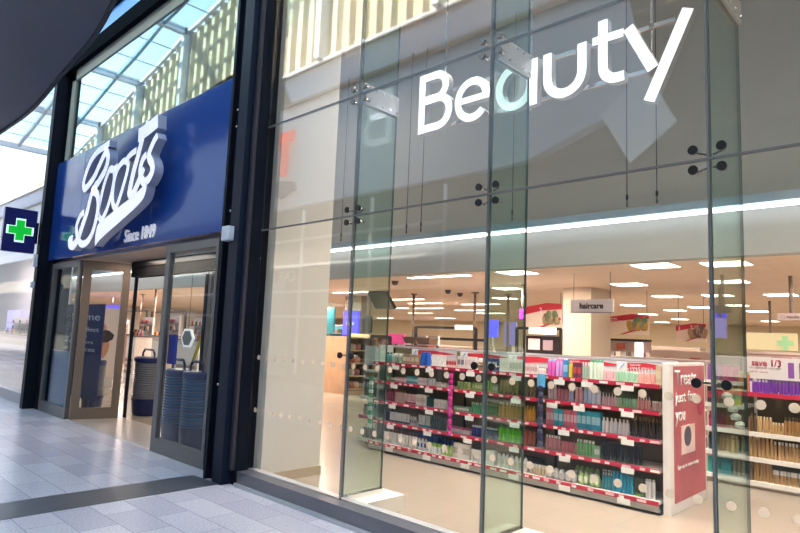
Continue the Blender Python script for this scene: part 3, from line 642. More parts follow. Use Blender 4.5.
RUNS = [
 # shelf, px0, px1, n, kind, colour, cap colour, height, label head
 (0,386,392,2,'bottle',(.05,.22,.22),DK,.13,'small teal bottles with dark caps at the left end'),
 (0,392,404,4,'jar',(.22,.33,.25),(.45,.50,.42),.12,'grey-green jars beside the teal bottles'),
 (0,404,420,4,'box',(.34,.25,.17),(.62,.48,.36),.12,'brown and tan cartons left of the blue bottles'),
 (0,421,430,2,'can',(.01,.10,.50),(.01,.08,.38),.16,'bright blue cans'),
 (0,431,446,7,'tube',(.80,.78,.76),WH,.14,'white tubes right of the blue cans'),
 (0,447,457,4,'box',(.72,.50,.48),(.50,.06,.08),.10,'white and red small cartons'),
 (0,458,465,2,'box',(.74,.70,.69),(.25,.2,.25),.14,'white cartons with dark pictures'),
 (0,466,476,3,'box',(.78,.74,.74),(.7,.55,.58),.14,'plain white cartons left of the window clamp'),
 (0,478,487,2,'jar',(.38,.20,.10),(.60,.62,.60),.13,'brown jars with pale lids'),
 (0,488,499,2,'box',(.02,.05,.22),(.5,.5,.55),.14,'navy blue cartons'),
 (0,500,508,3,'box',(.80,.78,.75),(.70,.66,.62),.15,'white cartons right of the navy cartons'),
 (0,510,523,4,'box',(.76,.74,.68),(.62,.6,.52),.145,'cream cartons'),
 (0,525,538,5,'box',(.80,.70,.68),(.6,.4,.4),.105,'low pinkish cartons'),
 (0,539,546,3,'jar',(.76,.52,.54),WH,.07,'tiny pink jars'),
 (0,548,556,2,'can',(.60,.10,.42),(.30,.40,.72),.17,'pink and purple cans'),
 (0,556,564,2,'can',(.52,.28,.60),(.62,.10,.42),.18,'mauve cans with pink tops'),
 (0,564,569,1,'box',(.05,.28,.60),(.3,.6,.8),.17,'tall blue carton'),
 (0,569,574,1,'can',(.65,.52,.05),(.5,.3,.05),.15,'yellow can'),
 (0,574,582,2,'box',(.16,.04,.10),(.55,.08,.08),.15,'dark carton with red label'),
 (0,582,590,3,'bottle',(.35,.45,.38),WH,.16,'grey-green bottles with white caps'),
 (0,590,604,4,'can',(.62,.72,.62),(.08,.40,.22),.19,'tall white and green cans'),
 (0,604,616,5,'pump',(.72,.42,.46),WH,.13,'small pink pump bottles'),
 (0,616,638,8,'pump',(.34,.58,.42),WH,.13,'green label pump bottles'),
 (0,638,656,6,'pump',(.76,.36,.34),WH,.13,'red label pump bottles'),
 (0,657,669,2,'box',(.62,.50,.34),(.72,.62,.46),.17,'large tan cartons at the right end'),
 (1,385,395,4,'pack',(.32,.55,.16),WH,.055,'low lime green packs at the left end'),
 (1,395,407,4,'box',(.76,.46,.50),WH,.06,'low pink and white cartons'),
 (1,407,419,4,'box',(.05,.42,.46),(.5,.7,.72),.085,'low turquoise cartons'),
 (1,419,427,2,'box',(.80,.76,.74),(.7,.6,.6),.08,'white cartons right of the turquoise cartons'),
 (1,428,435,3,'slim',WH,WH,.09,'small white bottles'),
 (1,435,448,4,'jar',(.78,.74,.70),(.6,.56,.5),.05,'low white jars left of the magenta strip'),
 (1,457,471,6,'bottle',(.38,.52,.18),DK,.11,'pale green bottles with dark caps'),
 (1,473,483,4,'box',(.34,.50,.14),(.62,.70,.42),.09,'low olive green cartons'),
 (1,484,492,3,'tube',(.36,.60,.14),(.4,.6,.2),.13,'lime green tubes'),
 (1,493,498,2,'box',(.50,.58,.34),WH,.09,'green and white cartons'),
 (1,500,519,6,'tube',(.38,.34,.14),(.30,.26,.10),.15,'tall olive tubes'),
 (1,520,536,5,'tube',(.16,.14,.06),(.12,.10,.05),.15,'tall dark brown tubes'),
 (1,548,557,3,'bottle',(.58,.46,.48),WH,.16,'pale pink bottles with white caps'),
 (1,558,568,3,'slim',(.50,.18,.24),(.2,.05,.08),.14,'slim rose bottles'),
 (1,569,574,2,'slim',(.38,.40,.66),WH,.11,'slim lilac bottles'),
 (1,575,583,2,'can',(.66,.34,.36),(.7,.5,.5),.15,'wide pink cans'),
 (1,584,592,2,'can',(.48,.56,.74),WH,.16,'wide pale blue cans'),
 (1,592,601,2,'bottle',(.60,.64,.76),(.3,.4,.6),.17,'blue and white bottles'),
 (1,602,617,5,'pump',(.74,.46,.50),WH,.12,'pink base pump bottles'),
 (1,617,637,7,'pump',(.30,.52,.34),(.05,.28,.14),.12,'green pump bottles with dark pumps'),
 (1,637,651,5,'pump',(.74,.32,.30),WH,.12,'coral pump bottles'),
 (1,652,666,6,'slim',(.70,.45,.42),WH,.085,'tiny white capped bottles at the right end'),
 (2,385,395,6,'bottle',(.34,.06,.10),(.3,.05,.08),.15,'dark crimson bottles at the left end'),
 (2,395,405,6,'slim',(.62,.46,.38),(.2,.05,.05),.15,'cream slim bottles with dark caps'),
 (2,405,417,6,'tube',(.76,.50,.54),(.55,.06,.16),.12,'pink and white tubes'),
 (2,417,427,3,'box',(.78,.72,.68),(.6,.5,.4),.13,'tall cream cartons'),
 (2,427,434,3,'box',(.01,.10,.09),(.01,.07,.06),.11,'dark green cartons'),
 (2,435,448,4,'box',(.82,.78,.76),(.7,.66,.62),.10,'white cartons left of the magenta strip'),
 (2,455,470,6,'box',(.24,.46,.24),(.75,.8,.75),.055,'low green and white cartons'),
 (2,471,483,6,'bottle',(.08,.34,.14),(.35,.5,.35),.12,'green bottles'),
 (2,484,498,6,'bottle',(.03,.18,.09),(.25,.4,.28),.13,'dark green bottles'),
 (2,499,522,7,'bottle',(.52,.34,.10),(.62,.50,.28),.17,'golden amber bottles'),
 (2,523,536,4,'bottle',(.60,.28,.03),(.65,.4,.1),.16,'orange bottles left of the dark blue strip'),
 (2,547,555,2,'box',(.62,.22,.28),(.7,.5,.55),.165,'pink shampoo cartons'),
 (2,555,564,2,'box',(.04,.38,.48),(.4,.6,.72),.165,'teal cartons between pink ones'),
 (2,564,578,4,'box',(.60,.14,.22),(.7,.45,.52),.17,'rose cartons'),
 (2,578,602,5,'box',(.03,.32,.46),(.35,.62,.74),.18,'turquoise cartons'),
 (2,602,630,7,'bottle',(.80,.78,.80),WH,.14,'white bottles with lilac labels'),
 (2,631,670,11,'bottle',(.04,.028,.02),(.34,.20,.09),.185,'black bottles with gold tops'),
 (3,385,389,2,'slim',(.01,.02,.08),(.01,.02,.06),.11,'navy slim bottles at the left end'),
 (3,389,409,8,'tube',(.76,.74,.72),(.06,.06,.07),.12,'white tubes with black caps'),
 (3,409,417,3,'round',(.55,.52,.50),(.2,.18,.2),.11,'grey rounded bottles'),
 (3,418,430,5,'tube',(.55,.58,.56),(.0,.30,.36),.14,'tubes with teal caps'),
 (3,431,446,6,'bottle',(.02,.055,.05),(.02,.05,.045),.15,'blackish green bottles'),
 (3,447,470,9,'jar',(.72,.64,.66),(.4,.05,.12),.07,'low white jars with maroon lids'),
 (3,472,483,5,'slim',(.02,.03,.26),(.6,.62,.72),.12,'navy blue bottles with silver caps'),
 (3,484,498,6,'slim',(.04,.06,.16),(.72,.74,.8),.12,'dark blue bottles with white caps'),
 (3,499,522,7,'bottle',(.16,.62,.02),(.10,.45,.03),.175,'bright green bottles'),
 (3,523,536,5,'slim',(.32,.07,.03),(.28,.06,.03),.16,'red-brown bottles left of the dark blue strip'),
 (3,546,561,6,'slim',(.58,.26,.28),WH,.145,'rose bottles with white caps'),
 (3,561,577,6,'bottle',(.62,.20,.22),(.15,.05,.05),.13,'coral pink bottles'),
 (3,577,595,6,'slim',(.18,.44,.20),WH,.15,'green bottles with white caps'),
 (3,595,601,2,'box',(.30,.50,.34),WH,.11,'green and white cartons'),
 (3,602,643,9,'tube',(.012,.016,.02),(.10,.11,.08),.165,'black tubes'),
 (4,381,399,7,'tube',(.78,.76,.74),WH,.14,'white tubes standing at the left end'),
 (4,399,417,6,'tube',(.80,.76,.72),(.6,.55,.55),.14,'cream tubes'),
 (4,417,427,3,'round',(.82,.82,.82),(.02,.06,.3),.14,'white rounded bottles with blue labels'),
 (4,428,441,4,'jar',(.78,.80,.78),(.30,.55,.08),.11,'white jars with lime lids'),
 (4,442,453,3,'round',(.45,.62,.16),WH,.12,'lime rounded bottles'),
 (4,454,470,6,'box',(.80,.76,.70),(.5,.46,.4),.165,'tall white cartons'),
 (4,471,485,5,'tube',(.80,.77,.72),WH,.13,'white tubes right of the tall cartons'),
 (4,486,496,2,'box',(.82,.80,.76),(.68,.66,.62),.15,'wide white cartons'),
 (4,497,528,7,'round',(.80,.79,.74),(.6,.58,.5),.145,'white oval bottles'),
 (4,530,548,6,'jar',(.72,.60,.42),(.82,.76,.68),.10,'cream jars'),
 (4,548,578,5,'pack',(.76,.74,.70),(.5,.48,.5),.10,'white soft packs'),
 (4,579,601,4,'pack',(.48,.68,.26),(.8,.82,.74),.11,'lime and white soft packs'),
 (4,602,613,4,'pump',(.04,.26,.34),WH,.18,'petrol blue pump bottles'),
 (4,613,634,6,'slim',(.02,.28,.44),(.02,.22,.36),.185,'bright blue bottles'),
 (4,634,644,3,'tube',(.04,.05,.03),(.15,.35,.05),.16,'black tubes with green caps'),
 (4,645,655,3,'can',(.78,.76,.76),(.5,.48,.48),.165,'white spray cans'),
]
YR = [375, 395, 415, 435, 460]
for (k, p0, p1, n_, kind, col, cc, h, lab) in RUNS:
    y = 2.53 if k < 4 else 2.49
    x0 = at(p0, YR[k], y).x; x1 = at(p1, YR[k], y).x
    run(x0, x1, n_, kind, col, cc, h, SZ[k], y, '%s, %s shelf of the haircare gondola' % (lab, S[k]), rows=1)
# second rows lying behind on the bottom shelf
for (p0, p1, n_, kind, col, cc, h, lab) in [(388,425,12,'slim',(.34,.20,.12),(.4,.25,.18),.15,'brown bottles behind the white tubes'),
    (418,440,6,'can',(.02,.10,.42),(.02,.08,.4),.17,'blue cans behind the rounded bottles'), (441,458,5,'can',(.01,.07,.34),(.02,.10,.45),.15,'dark blue cans behind the lime bottles'),
    (522,545,6,'box',(.04,.035,.03),(.1,.08,.06),.13,'black cartons behind the cream jars'), (575,600,5,'pack',(.36,.58,.18),WH,.13,'lime packs in the back row')]:
    run(at(p0, 455, 2.68).x, at(p1, 455, 2.68).x, n_, kind, col, cc, h, SZ[4], 2.68, lab+', bottom shelf of the haircare gondola')
# back rows on upper shelves give depth
for k, y in ((0, 2.66), (1, 2.66), (2, 2.66)):
    pass
# clip strips
def strip(name, px, py0, py1, col, lab, card=None, wd=.07):
    a = at(px, py0, 2.38); b = at(px, py1, 2.38); o = empty(name, (a.x, 2.39, b.z), lab, 'clip strip')
    h = a.z-b.z; n_ = max(4, int(h/.065))
    MB().box(-.012, .0, 0, .012, .004, h+.05).build('strip_band', cm(tuple(x*.6 for x in col)), o)
    for i in range(n_):
        z = h*i/n_
        MB().lathe([(wd*.30, .0), (wd*.5, .010), (wd*.5, h/n_*.7), (wd*.25, h/n_*.9)], 8, sy=.4).build('packet', cm(col) if i % 2 else cm(tuple(min(1, x*1.2+.03) for x in col)), o, loc=(0, -.02, z))
    if card: MB().box(-.05, -.008, h-.02, .05, -.002, h+.12).build('header_card', cm(card), o)
strip('clip_strip', 451.5, 373, 436, (.55, .01, .25), 'magenta clip strip of hanging packets on the gondola')
strip('clip_strip', 541, 385, 447, (.02, .025, .09), 'dark blue clip strip with a light blue card on the gondola', (.12, .45, .75))
# left end unit with its own shelves
eu = empty('end_shelf_unit', (-6.56, 2.98, 0), 'grey end shelf unit at the left end of the haircare gondola', 'shelving')
MB().box(.22, -.40, .02, .26, .36, 1.46).build('back_panel', mat('unit_grey', (.50, .55, .52), .4), eu)
MB().box(-.02, -.44, 1.16, .20, -.41, 1.44).box(.19, -.43, 1.2, .22, -.38, 1.4).build('grey_board', mat('board_grey', (.56, .60, .62), .4), eu)
for i, z in enumerate((.10, .42, .70)):
    sh = MB().box(-.10, -.40, z-.03, .22, .36, z).build('shelf', SHW, eu); MB().box(-.115, -.42, z-.04, .22, -.40, z+.01).box(-.115, -.40, z-.04, -.10, .36, z+.01).build('price_rail', RAILR if i == 1 else SHW, sh)
MB().cyl((-.06, -.3, 0), (-.06, -.3, .07), .012, 8).build('foot', BLACK, eu)
for i, (z, h, c1, cc, nm) in enumerate(((.10, .17, (.20, .24, .25), WH, 'grey bottles with white tops'), (.42, .15, (.50, .60, .56), (.02, .05, .35), 'pale bottles with blue tops'), (.70, .22, (.04, .12, .16), (.03, .08, .1), 'dark teal bottles'))):
    run(-6.64, -6.36, 4, 'bottle', c1, cc, h, z, 2.62, '%s on the %s shelf of the grey end unit' % (nm, ['lowest', 'middle', 'upper'][i]))
    run(2.70, 3.3, 6, 'bottle', c1, cc, h, z, -6.61, '%s in the side row, %s shelf of the grey end unit' % (nm, ['lowest', 'middle', 'upper'][i]), rz=-PI/2)
run(-6.64, -6.38, 3, 'jar', (.35, .22, .14), WH, .10, .98, 2.64, 'brown jars with white lids near the top of the grey end unit')
sh = MB().box(-.10, -.38, .95, .22, .3, .98).build('shelf', SHW, eu)
st = MB().box(.285, -.425, .30, .33, -.405, 1.02)
gsn = empty('green_clip_strip', (-6.62, 2.85, 0), 'green and white clip strip hanging on the left end of the haircare gondola', 'clip strip')
for i in range(12): MB().box(.30, -.45, .30+i*.06, .37, -.425, .35+i*.06).build('packet', cm((.10, .42, .24)) if i % 2 else cm((.7, .8, .72)), gsn)
MB().box(.33, -.425, .28, .34, -.42, 1.04).build('strip_band', cm((.1, .3, .2)), gsn)
# cardboard carriers standing on the gondola top back
for i, (px, dx) in enumerate(((399, 0), (409, 0))):
    c = empty('display_carton', ((-6.10, -5.84)[i], 3.08, 1.225), 'open red-brown cardboard carton on the gondola, %s one' % ('left', 'right')[i], 'carton')
    MB().box(-.10, -.08, 0, .10, .08, .25).build('carton_body', cm((.42, .07, .04)), c)
    MB().prism([(-.10, -.08, .27), (.10, -.08, .27), (.14, -.12, .37), (-.14, -.12, .37)], (0, .01, 0)).prism([(-.10, .08, .27), (.10, .08, .27), (.12, .12, .36), (-.12, .12, .36)], (0, .01, 0)).build('flaps', cm((.26, .14, .09)), c)
MB_top = MB().box(GX0-ox, 2.92-oy, 1.195, GX1-ox, 3.34-oy, 1.221); MB_top.build('rear_shelf', SHW, gon)
# ------------------------------------------------------------------ right-hand gondola
RX0, RX1, RY = -2.48, 1.6, 4.5
g2 = empty('shelving_gondola', (0, 4.9, 0), 'shelving gondola with silver rails at the right, behind the pink end panel', 'shelving')
MB().box(RX0, .0, .03, RX1, .05, 1.50).build('back_panel', mat('back_dark', (.13, .10, .06), .7), g2)
MB().box(RX0, -.4, 0, RX1, .0, .06).build('plinth', mat('plinth_beige', (.55, .46, .34), .5), g2)
S2 = [1.10, .80, .60+.045, .35, .09]; S2 = [1.115, .93-.0, .645, .355, .085]
S2L = [1.215, .94, .65, .375, .10]
RD = mat('rail_silver', (.72, .68, .64), .35)
for side, (x0, x1, zz) in enumerate(((RX0, -2.02, S2L), (-2.0, RX1, [1.105, .645, .355, .085]))):
    for i, z in enumerate(zz):
        sh = MB().box(x0, -.42, z-.03, x1, .0, z).build('shelf', SHW, g2)
        MB().box(x0, -.435, z-.045, x1, -.42, z+.004).build('price_rail', RAILR if (side and i == 0) else RD, sh)
for x in (RX0, -2.01, -.8, .4, RX1): MB().box(x-.015, -.02, .05, x+.015, .0, 1.5).build('upright', SHW, g2)
hb = empty('save_header', (-1.30, 4.72, 1.12), 'white and red header board reading save 1/3 with purple bottle pictures', 'sign')
MB().box(-.80, 0, .14, 1.6, .02, .40).build('board', mat('header_white', (.80, .74, .74), .5), hb)
text('lettering', 'save 1/3', cm((.50, .03, .08)), hb, (-.70, -.004, .295), .31, .080, .003, bold=.015)
text('lettering', 'on selected haircare', cm((.30, .15, .2)), hb, (-.73, -.004, .265), .34, .018, .002)
text('lettering', 'ask in store', cm((.55, .1, .15)), hb, (-.73, -.004, .215), .2, .022, .002)
for i in range(3): MB().box(-.32+i*.11, -.006, .17, -.26+i*.11, -.001, .35).build('bottle_picture', cm((.30, .10, .42)), hb)
pr = MB().box(-.70, -.26, -.055, 1.6, -.25, .005)
for (p0, p1, yy, n_, kind, c1, cc, h, z, lab) in [
 (740,752,388,4,'bottle',(.66,.62,.72),(.10,.04,.30),.15,1.105,'white bottles with purple caps on the top shelf of the right gondola'),
 (752,768,388,5,'slim',(.20,.05,.40),(.45,.40,.55),.14,1.105,'violet bottles on the top shelf of the right gondola'),
 (768,800,388,9,'bottle',(.16,.04,.32),(.12,.05,.30),.15,1.105,'dark purple bottles on the top shelf of the right gondola'),
 (750,757,425,2,'bottle',(.10,.06,.03),(.1,.06,.03),.20,.645,'dark bottles at the left of the second shelf on the right gondola'),
 (757,772,425,5,'slim',(.42,.26,.12),(.55,.40,.24),.17,.645,'bronze bottles on the second shelf of the right gondola'),
 (772,784,425,4,'slim',(.44,.28,.12),(.6,.45,.28),.12,.645,'short bronze bottles on the second shelf of the right gondola'),
 (784,802,425,5,'bottle',(.30,.16,.06),(.05,.03,.02),.19,.645,'amber bottles with black caps on the second shelf of the right gondola'),
 (749,774,450,6,'slim',(.42,.25,.10),(.5,.36,.2),.22,.355,'tall bronze bottles on the third shelf of the right gondola'),
 (774,803,455,8,'slim',(.46,.27,.12),WH,.19,.355,'bronze bottles with white caps on the third shelf of the right gondola'),
 (749,754,480,1,'slim',(.14,.09,.05),(.1,.06,.03),.16,.085,'dark brown bottle on the lowest shelf of the right gondola'),
 (754,773,480,6,'slim',(.46,.27,.10),(.5,.34,.16),.23,.085,'tall golden bottles on the lowest shelf of the right gondola'),
 (773,802,485,8,'jar',(.46,.28,.12),WH,.14,.085,'golden jars with white lids on the lowest shelf of the right gondola')]:
    a_ = at(p0, yy, 4.56).x; b_ = at(p1, yy, 4.56).x
    run(a_, b_, n_, kind, c1, cc, h, z, 4.56, lab)
run(.0, 1.5, 14, 'slim', (.42, .26, .11), (.5, .36, .2), .2, .355, 4.56, 'long row of bronze bottles on the third shelf of the right gondola')
for (x0, x1, n_, kind, c1, cc, h, z, lab) in [
 (-2.46,-2.30,3,'can',(.24,.08,.30),(.2,.05,.25),.18,1.215,'purple cans on the top left shelf'),
 (-2.30,-2.10,3,'can',(.50,.03,.18),(.4,.02,.1),.18,1.215,'crimson cans on the top left shelf'),
 (-2.46,-2.28,3,'box',(.06,.03,.04),(.4,.05,.1),.18,.94,'black and pink cartons on the second left shelf'),
 (-2.28,-2.08,4,'box',(.62,.56,.10),(.15,.4,.3),.19,.94,'yellow and green cartons on the second left shelf'),
 (-2.46,-2.26,4,'bottle',(.34,.03,.10),(.3,.02,.1),.17,.65,'dark crimson bottles on the third left shelf'),
 (-2.26,-2.06,4,'bottle',(.50,.14,.06),(.4,.1,.05),.17,.65,'rust orange bottles on the third left shelf'),
 (-2.46,-2.26,4,'slim',(.03,.05,.06),(.03,.04,.05),.19,.375,'black bottles on the fourth left shelf'),
 (-2.26,-2.06,4,'slim',(.36,.34,.22),(.4,.38,.26),.18,.375,'khaki bottles on the fourth left shelf'),
 (-2.46,-2.32,3,'box',(.02,.34,.30),(.04,.4,.4),.18,.10,'teal cartons on the lowest left shelf'),
 (-2.32,-2.2,2,'box',(.02,.28,.42),(.1,.5,.6),.18,.10,'blue cartons on the lowest left shelf'),
 (-2.2,-2.06,3,'slim',(.42,.36,.26),(.45,.4,.3),.18,.10,'beige bottles on the lowest left shelf')]:
    run(x0, x1, n_, kind, c1, cc, h, z, 4.56, lab+' of the right gondola')
# further stock seen through the fin
for (p0, p1, yy, n_, kind, c1, cc, h, z, lab) in [
 (716,730,372,5,'can',(.45,.03,.25),(.35,.05,.2),.17,1.105,'magenta cans behind the fin on the top shelf'),
 (731,739,372,1,'can',(.62,.22,.08),(.25,.55,.05),.22,1.105,'orange tub with lime lid on the top shelf'),
 (712,748,425,12,'slim',(.44,.18,.08),(.4,.2,.1),.16,.645,'copper bottles through the fin on the second shelf'),
 (712,748,450,10,'slim',(.30,.30,.18),(.4,.38,.26),.19,.355,'olive bottles through the fin on the third shelf'),
 (712,748,480,10,'slim',(.40,.34,.22),(.45,.4,.3),.18,.085,'sand bottles through the fin on the lowest shelf')]:
    a_ = max(-1.98, at(p0, yy, 4.56).x); b_ = at(p1, yy, 4.56).x
    run(a_, b_-.01, n_, kind, c1, cc, h, z, 4.56, lab+' of the right gondola')
# white chain of cups hanging in the window
ch = empty('hanging_cup_chain', (0, 0, 0), 'white chain of stacked cups hanging at a slant before the right gondola', 'clip strip')
pp = [at(px, py, 4.42) for px, py in ((727, 397), (730, 403), (733, 410), (736, 418), (740, 426))]
ch.location = pp[-1]
for i, p in enumerate(pp):
    MB().lathe([(.015, -.03), (.055, -.02), (.06, .02), (.03, .05), (.02, .055)], 12).build('white_cup', cm((.80, .78, .74)), ch, loc=p-pp[-1])
MB().bar(pp[0]-pp[-1]+Vector((0, 0, .06)), pp[0]-pp[-1]+Vector((0, .04, 1.08-pp[0].z)), .008, .008).build('hanging_strip', TICK, ch)
# ------------------------------------------------------------------ store beyond
COLM = mat('column_cream', (.66, .56, .44), .6)
c0 = at(563, 300, 8.4); c1 = at(591, 300, 8.4); 
tag(MB().box(0, 0, 0, c1.x-c0.x, .95, CZ).build('square_column', COLM, None, loc=(c0.x, 8.4, 0)), 'large square cream column behind the haircare sign', 'column')
LIT = mat('panel_light', (1, 1, 1), .5, emit=9, ecol=(1, .93, .82))
seen = []
def clight(px, py, w_=.54, d_=.5, lab='square ceiling light panel in the peach ceiling', nm='ceiling_light', grp='square ceiling lights'):
    p = atz(px, py, CZ)
    if p.y > 29.5 or p.y < BY+.3: return
    o = empty(nm, (p.x, p.y, CZ), lab, 'light', grp)
    MB().box(-w_/2-.02, -d_/2-.02, -.012, w_/2+.02, d_/2+.02, -.002).build('frame', WHITE, o)
    MB().box(-w_/2, -d_/2, -.02, w_/2, d_/2, -.013).build('diffuser', LIT, o)
for p in ((629,284),(729,281),(781,294.5),(667,296),(675,310),(508,288),(633,305),(655,265),(718,295),(680,319),(758,311),(788,316),(726,263),(517,272),(648,314),(662,322),(770,321),(640,325),(700,307),(735,305),(505,298),(700,325),(620,320)):
    clight(*p)
for p in ((405,299),(425,303),(428,308),(480,304),(470,310),(420,313),(395,308),(490,313),(445,318),(352,292),(438,276),(385,318)):
    clight(*p, w_=1.5, d_=.16, lab='slim strip light in the peach ceiling at the left of the store', nm='strip_light', grp='slim strip lights')
# domes and sensors on the ceiling
for i, p in enumerate(((395,281),(448,290),(460,293))):
    q = atz(*p, CZ); tag(MB().lathe([(.02, -.10), (.06, -.08), (.075, -.04), (.075, 0)], 14).build('camera_dome', cm((.10, .09, .09)), None, loc=(q.x, q.y, CZ)), 'small dark camera dome on the ceiling, %s' % ['largest, above the tilted screen', 'middle one', 'rightmost of three'][i], 'camera')
# haircare sign
hs = empty('hanging_sign', tuple(at(591, 312, 5.9)), 'white hanging aisle sign reading haircare in front of the cream column', 'sign')
a = at(570, 303, 5.9); b = at(612, 303, 5.9); wd = b.x-a.x
MB().box(-wd/2, 0, .0, wd/2, .05, .215).build('sign_board', mat('sign_lilac', (.88, .82, .88), .4), hs)
MB().box(-wd/2, -.01, -.015, wd/2, .06, .0).build('sign_edge', cm((.28, .26, .30)), hs)
text('lettering', 'haircare', cm((.03, .02, .06)), hs, (-wd*.27, -.006, .055), wd*.56, .10, .004, bold=.03)
for X in (-wd/2+.05, wd/2-.05): MB().cyl((X, .02, .17), (X, .02, CZ-hs.location.z), .004, 6).build('hanging_wire', BLACK, hs)
# hanging promotional banners
def banner(px0, px1, py0, py1, Y, lab, txts, fruit):
    a = at(px0, (py0+py1)/2, Y); b = at(px1, (py0+py1)/2, Y); t = at(px0, py0, Y); u = at(px0, py1, Y)
    o = empty('hanging_banner', (a.x, Y, u.z), lab, 'banner'); W_ = b.x-a.x; H_ = t.z-u.z
    MB().box(0, 0, 0, W_, .04, H_*.97).build('banner_board', mat('banner_cream', (.80, .66, .56), .5), o)
    MB().prism([(0, -.01, H_*.62), (W_*.5, -.01, H_*.80), (W_, -.01, H_*.86), (W_, -.01, H_*1.08), (W_*.6, -.01, H_*1.12), (0, -.01, H_*.95)], (0, .005, 0)).build('red_band', RED, o)
    MB().prism([(W_*.30, -.01, 0), (W_*.38, -.01, 0), (W_*.98, -.01, H_*.42), (W_*.96, -.01, H_*.52)], (0, .005, 0)).build('red_stripe', RED, o)
    for s, fx, fz, fw, fh in txts: text('lettering', s, PAPER, o, (W_*fx, -.014, H_*fz), W_*fw, H_*fh, .004)
    random.seed(int(px0))
    for i in range(7):
        MB().lathe([(.04, 0), (.07, .03), (.07, .16), (.03, .22)], 8, sy=.25).build('product_picture', cm(fruit[i % len(fruit)]), o, loc=(W_*(.60+.05*i), -.03, H_*(.22+.10*(i % 3))), rot=(0, random.uniform(-.4, .4), 0))
    for X in (.05, W_-.05): MB().cyl((X, .02, H_*.97), (X, .02, CZ-u.z), .005, 6).build('hanging_wire', BLACK, o)
banner(524, 562, 306, 329, 9.5, 'red and cream hanging banner with a white 2, left of the cream column', [('2', .42, .72, .07, .2)], [(.30, .25, .12), (.16, .10, .06), (.10, .16, .06)])
banner(608, 649, 316, 334, 9.5, 'red and cream hanging banner SAVE HALF PRICE with golden bottles, right of the column', [('SAVE', .04, .80, .2, .10), ('HALF PRICE', .04, .66, .42, .10)], [(.45, .26, .04), (.24, .2, .15), (.08, .18, .06)])
banner(676, 706, 325, 341, 10.5, 'red and cream hanging banner with white 3 and 2 beside the right glass fin', [('3', .08, .70, .07, .2), ('2', .50, .80, .07, .2)], [(.35, .2, .12), (.12, .08, .08)])
# screens and signs
def slab(nm, px0, py0, px1, py1, Y, m_, lab, cat, d=.06, stand=None, mats2=None):
    a = at(px0, (py0+py1)/2, Y); b = at(px1, (py0+py1)/2, Y); t = at((px0+px1)/2, py0, Y); u = at((px0+px1)/2, py1, Y)
    o = empty(nm, ((a.x+b.x)/2, Y, u.z), lab, cat); W_ = b.x-a.x; H_ = t.z-u.z
    MB().box(-W_/2, 0, 0, W_/2, d, H_).build('panel', m_, o)
    if stand == 'hang': MB().cyl((0, d/2, H_), (0, d/2, CZ-u.z), .03, 8).build('pole', cm((.25, .2, .18)), o)
    if stand == 'floor': MB().cyl((0, d/2, -u.z), (0, d/2, 0), .04, 8).build('pole', cm((.2, .17, .15)), o)
    return o, W_, H_
tv = empty('hanging_screen', tuple(at(382, 301, 8.0)), 'dark tilted screen hanging on a pole from the ceiling, seen from behind', 'screen')
_q = [at(367, 292, 7.8)-tv.location, at(385.5, 292.5, 7.8)-tv.location, at(394.5, 309, 8.1)-tv.location, at(375, 308.5, 8.1)-tv.location]
MB().prism(_q, (.01, .08, .03)).build('screen_panel', cm((.015, .035, .05)), tv)
MB().bar((-.1, .0, .0), (-.1, .0, CZ-tv.location.z), .05, .05).build('pole', cm((.2, .17, .15)), tv)
o, W_, H_ = slab('video_wall', 343, 311, 358, 335, 9.0, mat('screen_blue', (.1, .08, .6), .3, emit=1.6, ecol=(.07, .06, .95)), 'glowing blue video screen on the mirrored pillar at the left', 'screen', stand=None)
MB().box(-W_*.25, -.02, H_*.42, W_*.25, -.005, H_*.55).build('caption_bar', cm((.5, .55, .8)), o)
MB().box(-W_*.55, .07, -(at(350, 335, 9.0).z), W_*.55, .5, CZ-at(350, 335, 9.0).z-.01).build('mirrored_pillar', mat('pillar_mirror', (.40, .35, .30), .25, .6), o)
slab('hanging_screen', 362, 316, 371, 333, 8.6, cm((.02, .02, .025)), 'small black screen below the tilted one', 'screen', stand='hang')
slab('pink_sign', 387, 334, 404, 344, 7.0, mat('sign_pink', (.70, .06, .28), .4, emit=.35), 'bright pink sign board above the gondola at its left end', 'sign', stand='floor')
slab('grey_sign', 417, 336, 426, 346, 6.5, cm((.52, .44, .46)), 'pale grey card sign above the gondola, left of two', 'sign', stand='floor')
slab('grey_sign', 428, 336, 438, 346, 6.5, cm((.50, .42, .44)), 'pale grey card sign above the gondola, right of two', 'sign', stand='floor')
slab('light_box', 455, 325.2, 471, 329.5, 8.21, mat('lightbox', (1, 1, 1), .4, emit=2.5), 'white light box on a black gantry', 'light', stand=None)
def gantry(px0, px1, py, Y, lab, w_=.06):
    a = at(px0, py, Y); b = at(px1, py, Y); o = empty('black_gantry', ((a.x+b.x)/2, Y, 0), lab, 'frame'); h = (b.x-a.x)/2; z = a.z
    MB().box(-h, -.03, z-w_/2, h, .03, z+w_/2).build('top_bar', BLACK, o)
    for X in (-h, h): MB().box(X-.03, -.03, 0, X+.03, .03, z).build('upright', BLACK, o)
gantry(416, 476, 327, 8.3, 'black gantry frame carrying the white light box')
gantry(438, 486, 338.5, 7.6, 'lower black gantry bar above the gondola')
gantry(517, 561, 328, 9.0, 'black display frame left of the cream column')
gantry(372, 390, 336, 6.8, 'small black frame near the tilted screen')
gantry(126, 147, 311, 6.0, 'thin black frame seen through the open door, left')
gantry(152, 186, 312, 6.5, 'thin black frame seen through the open door, right')
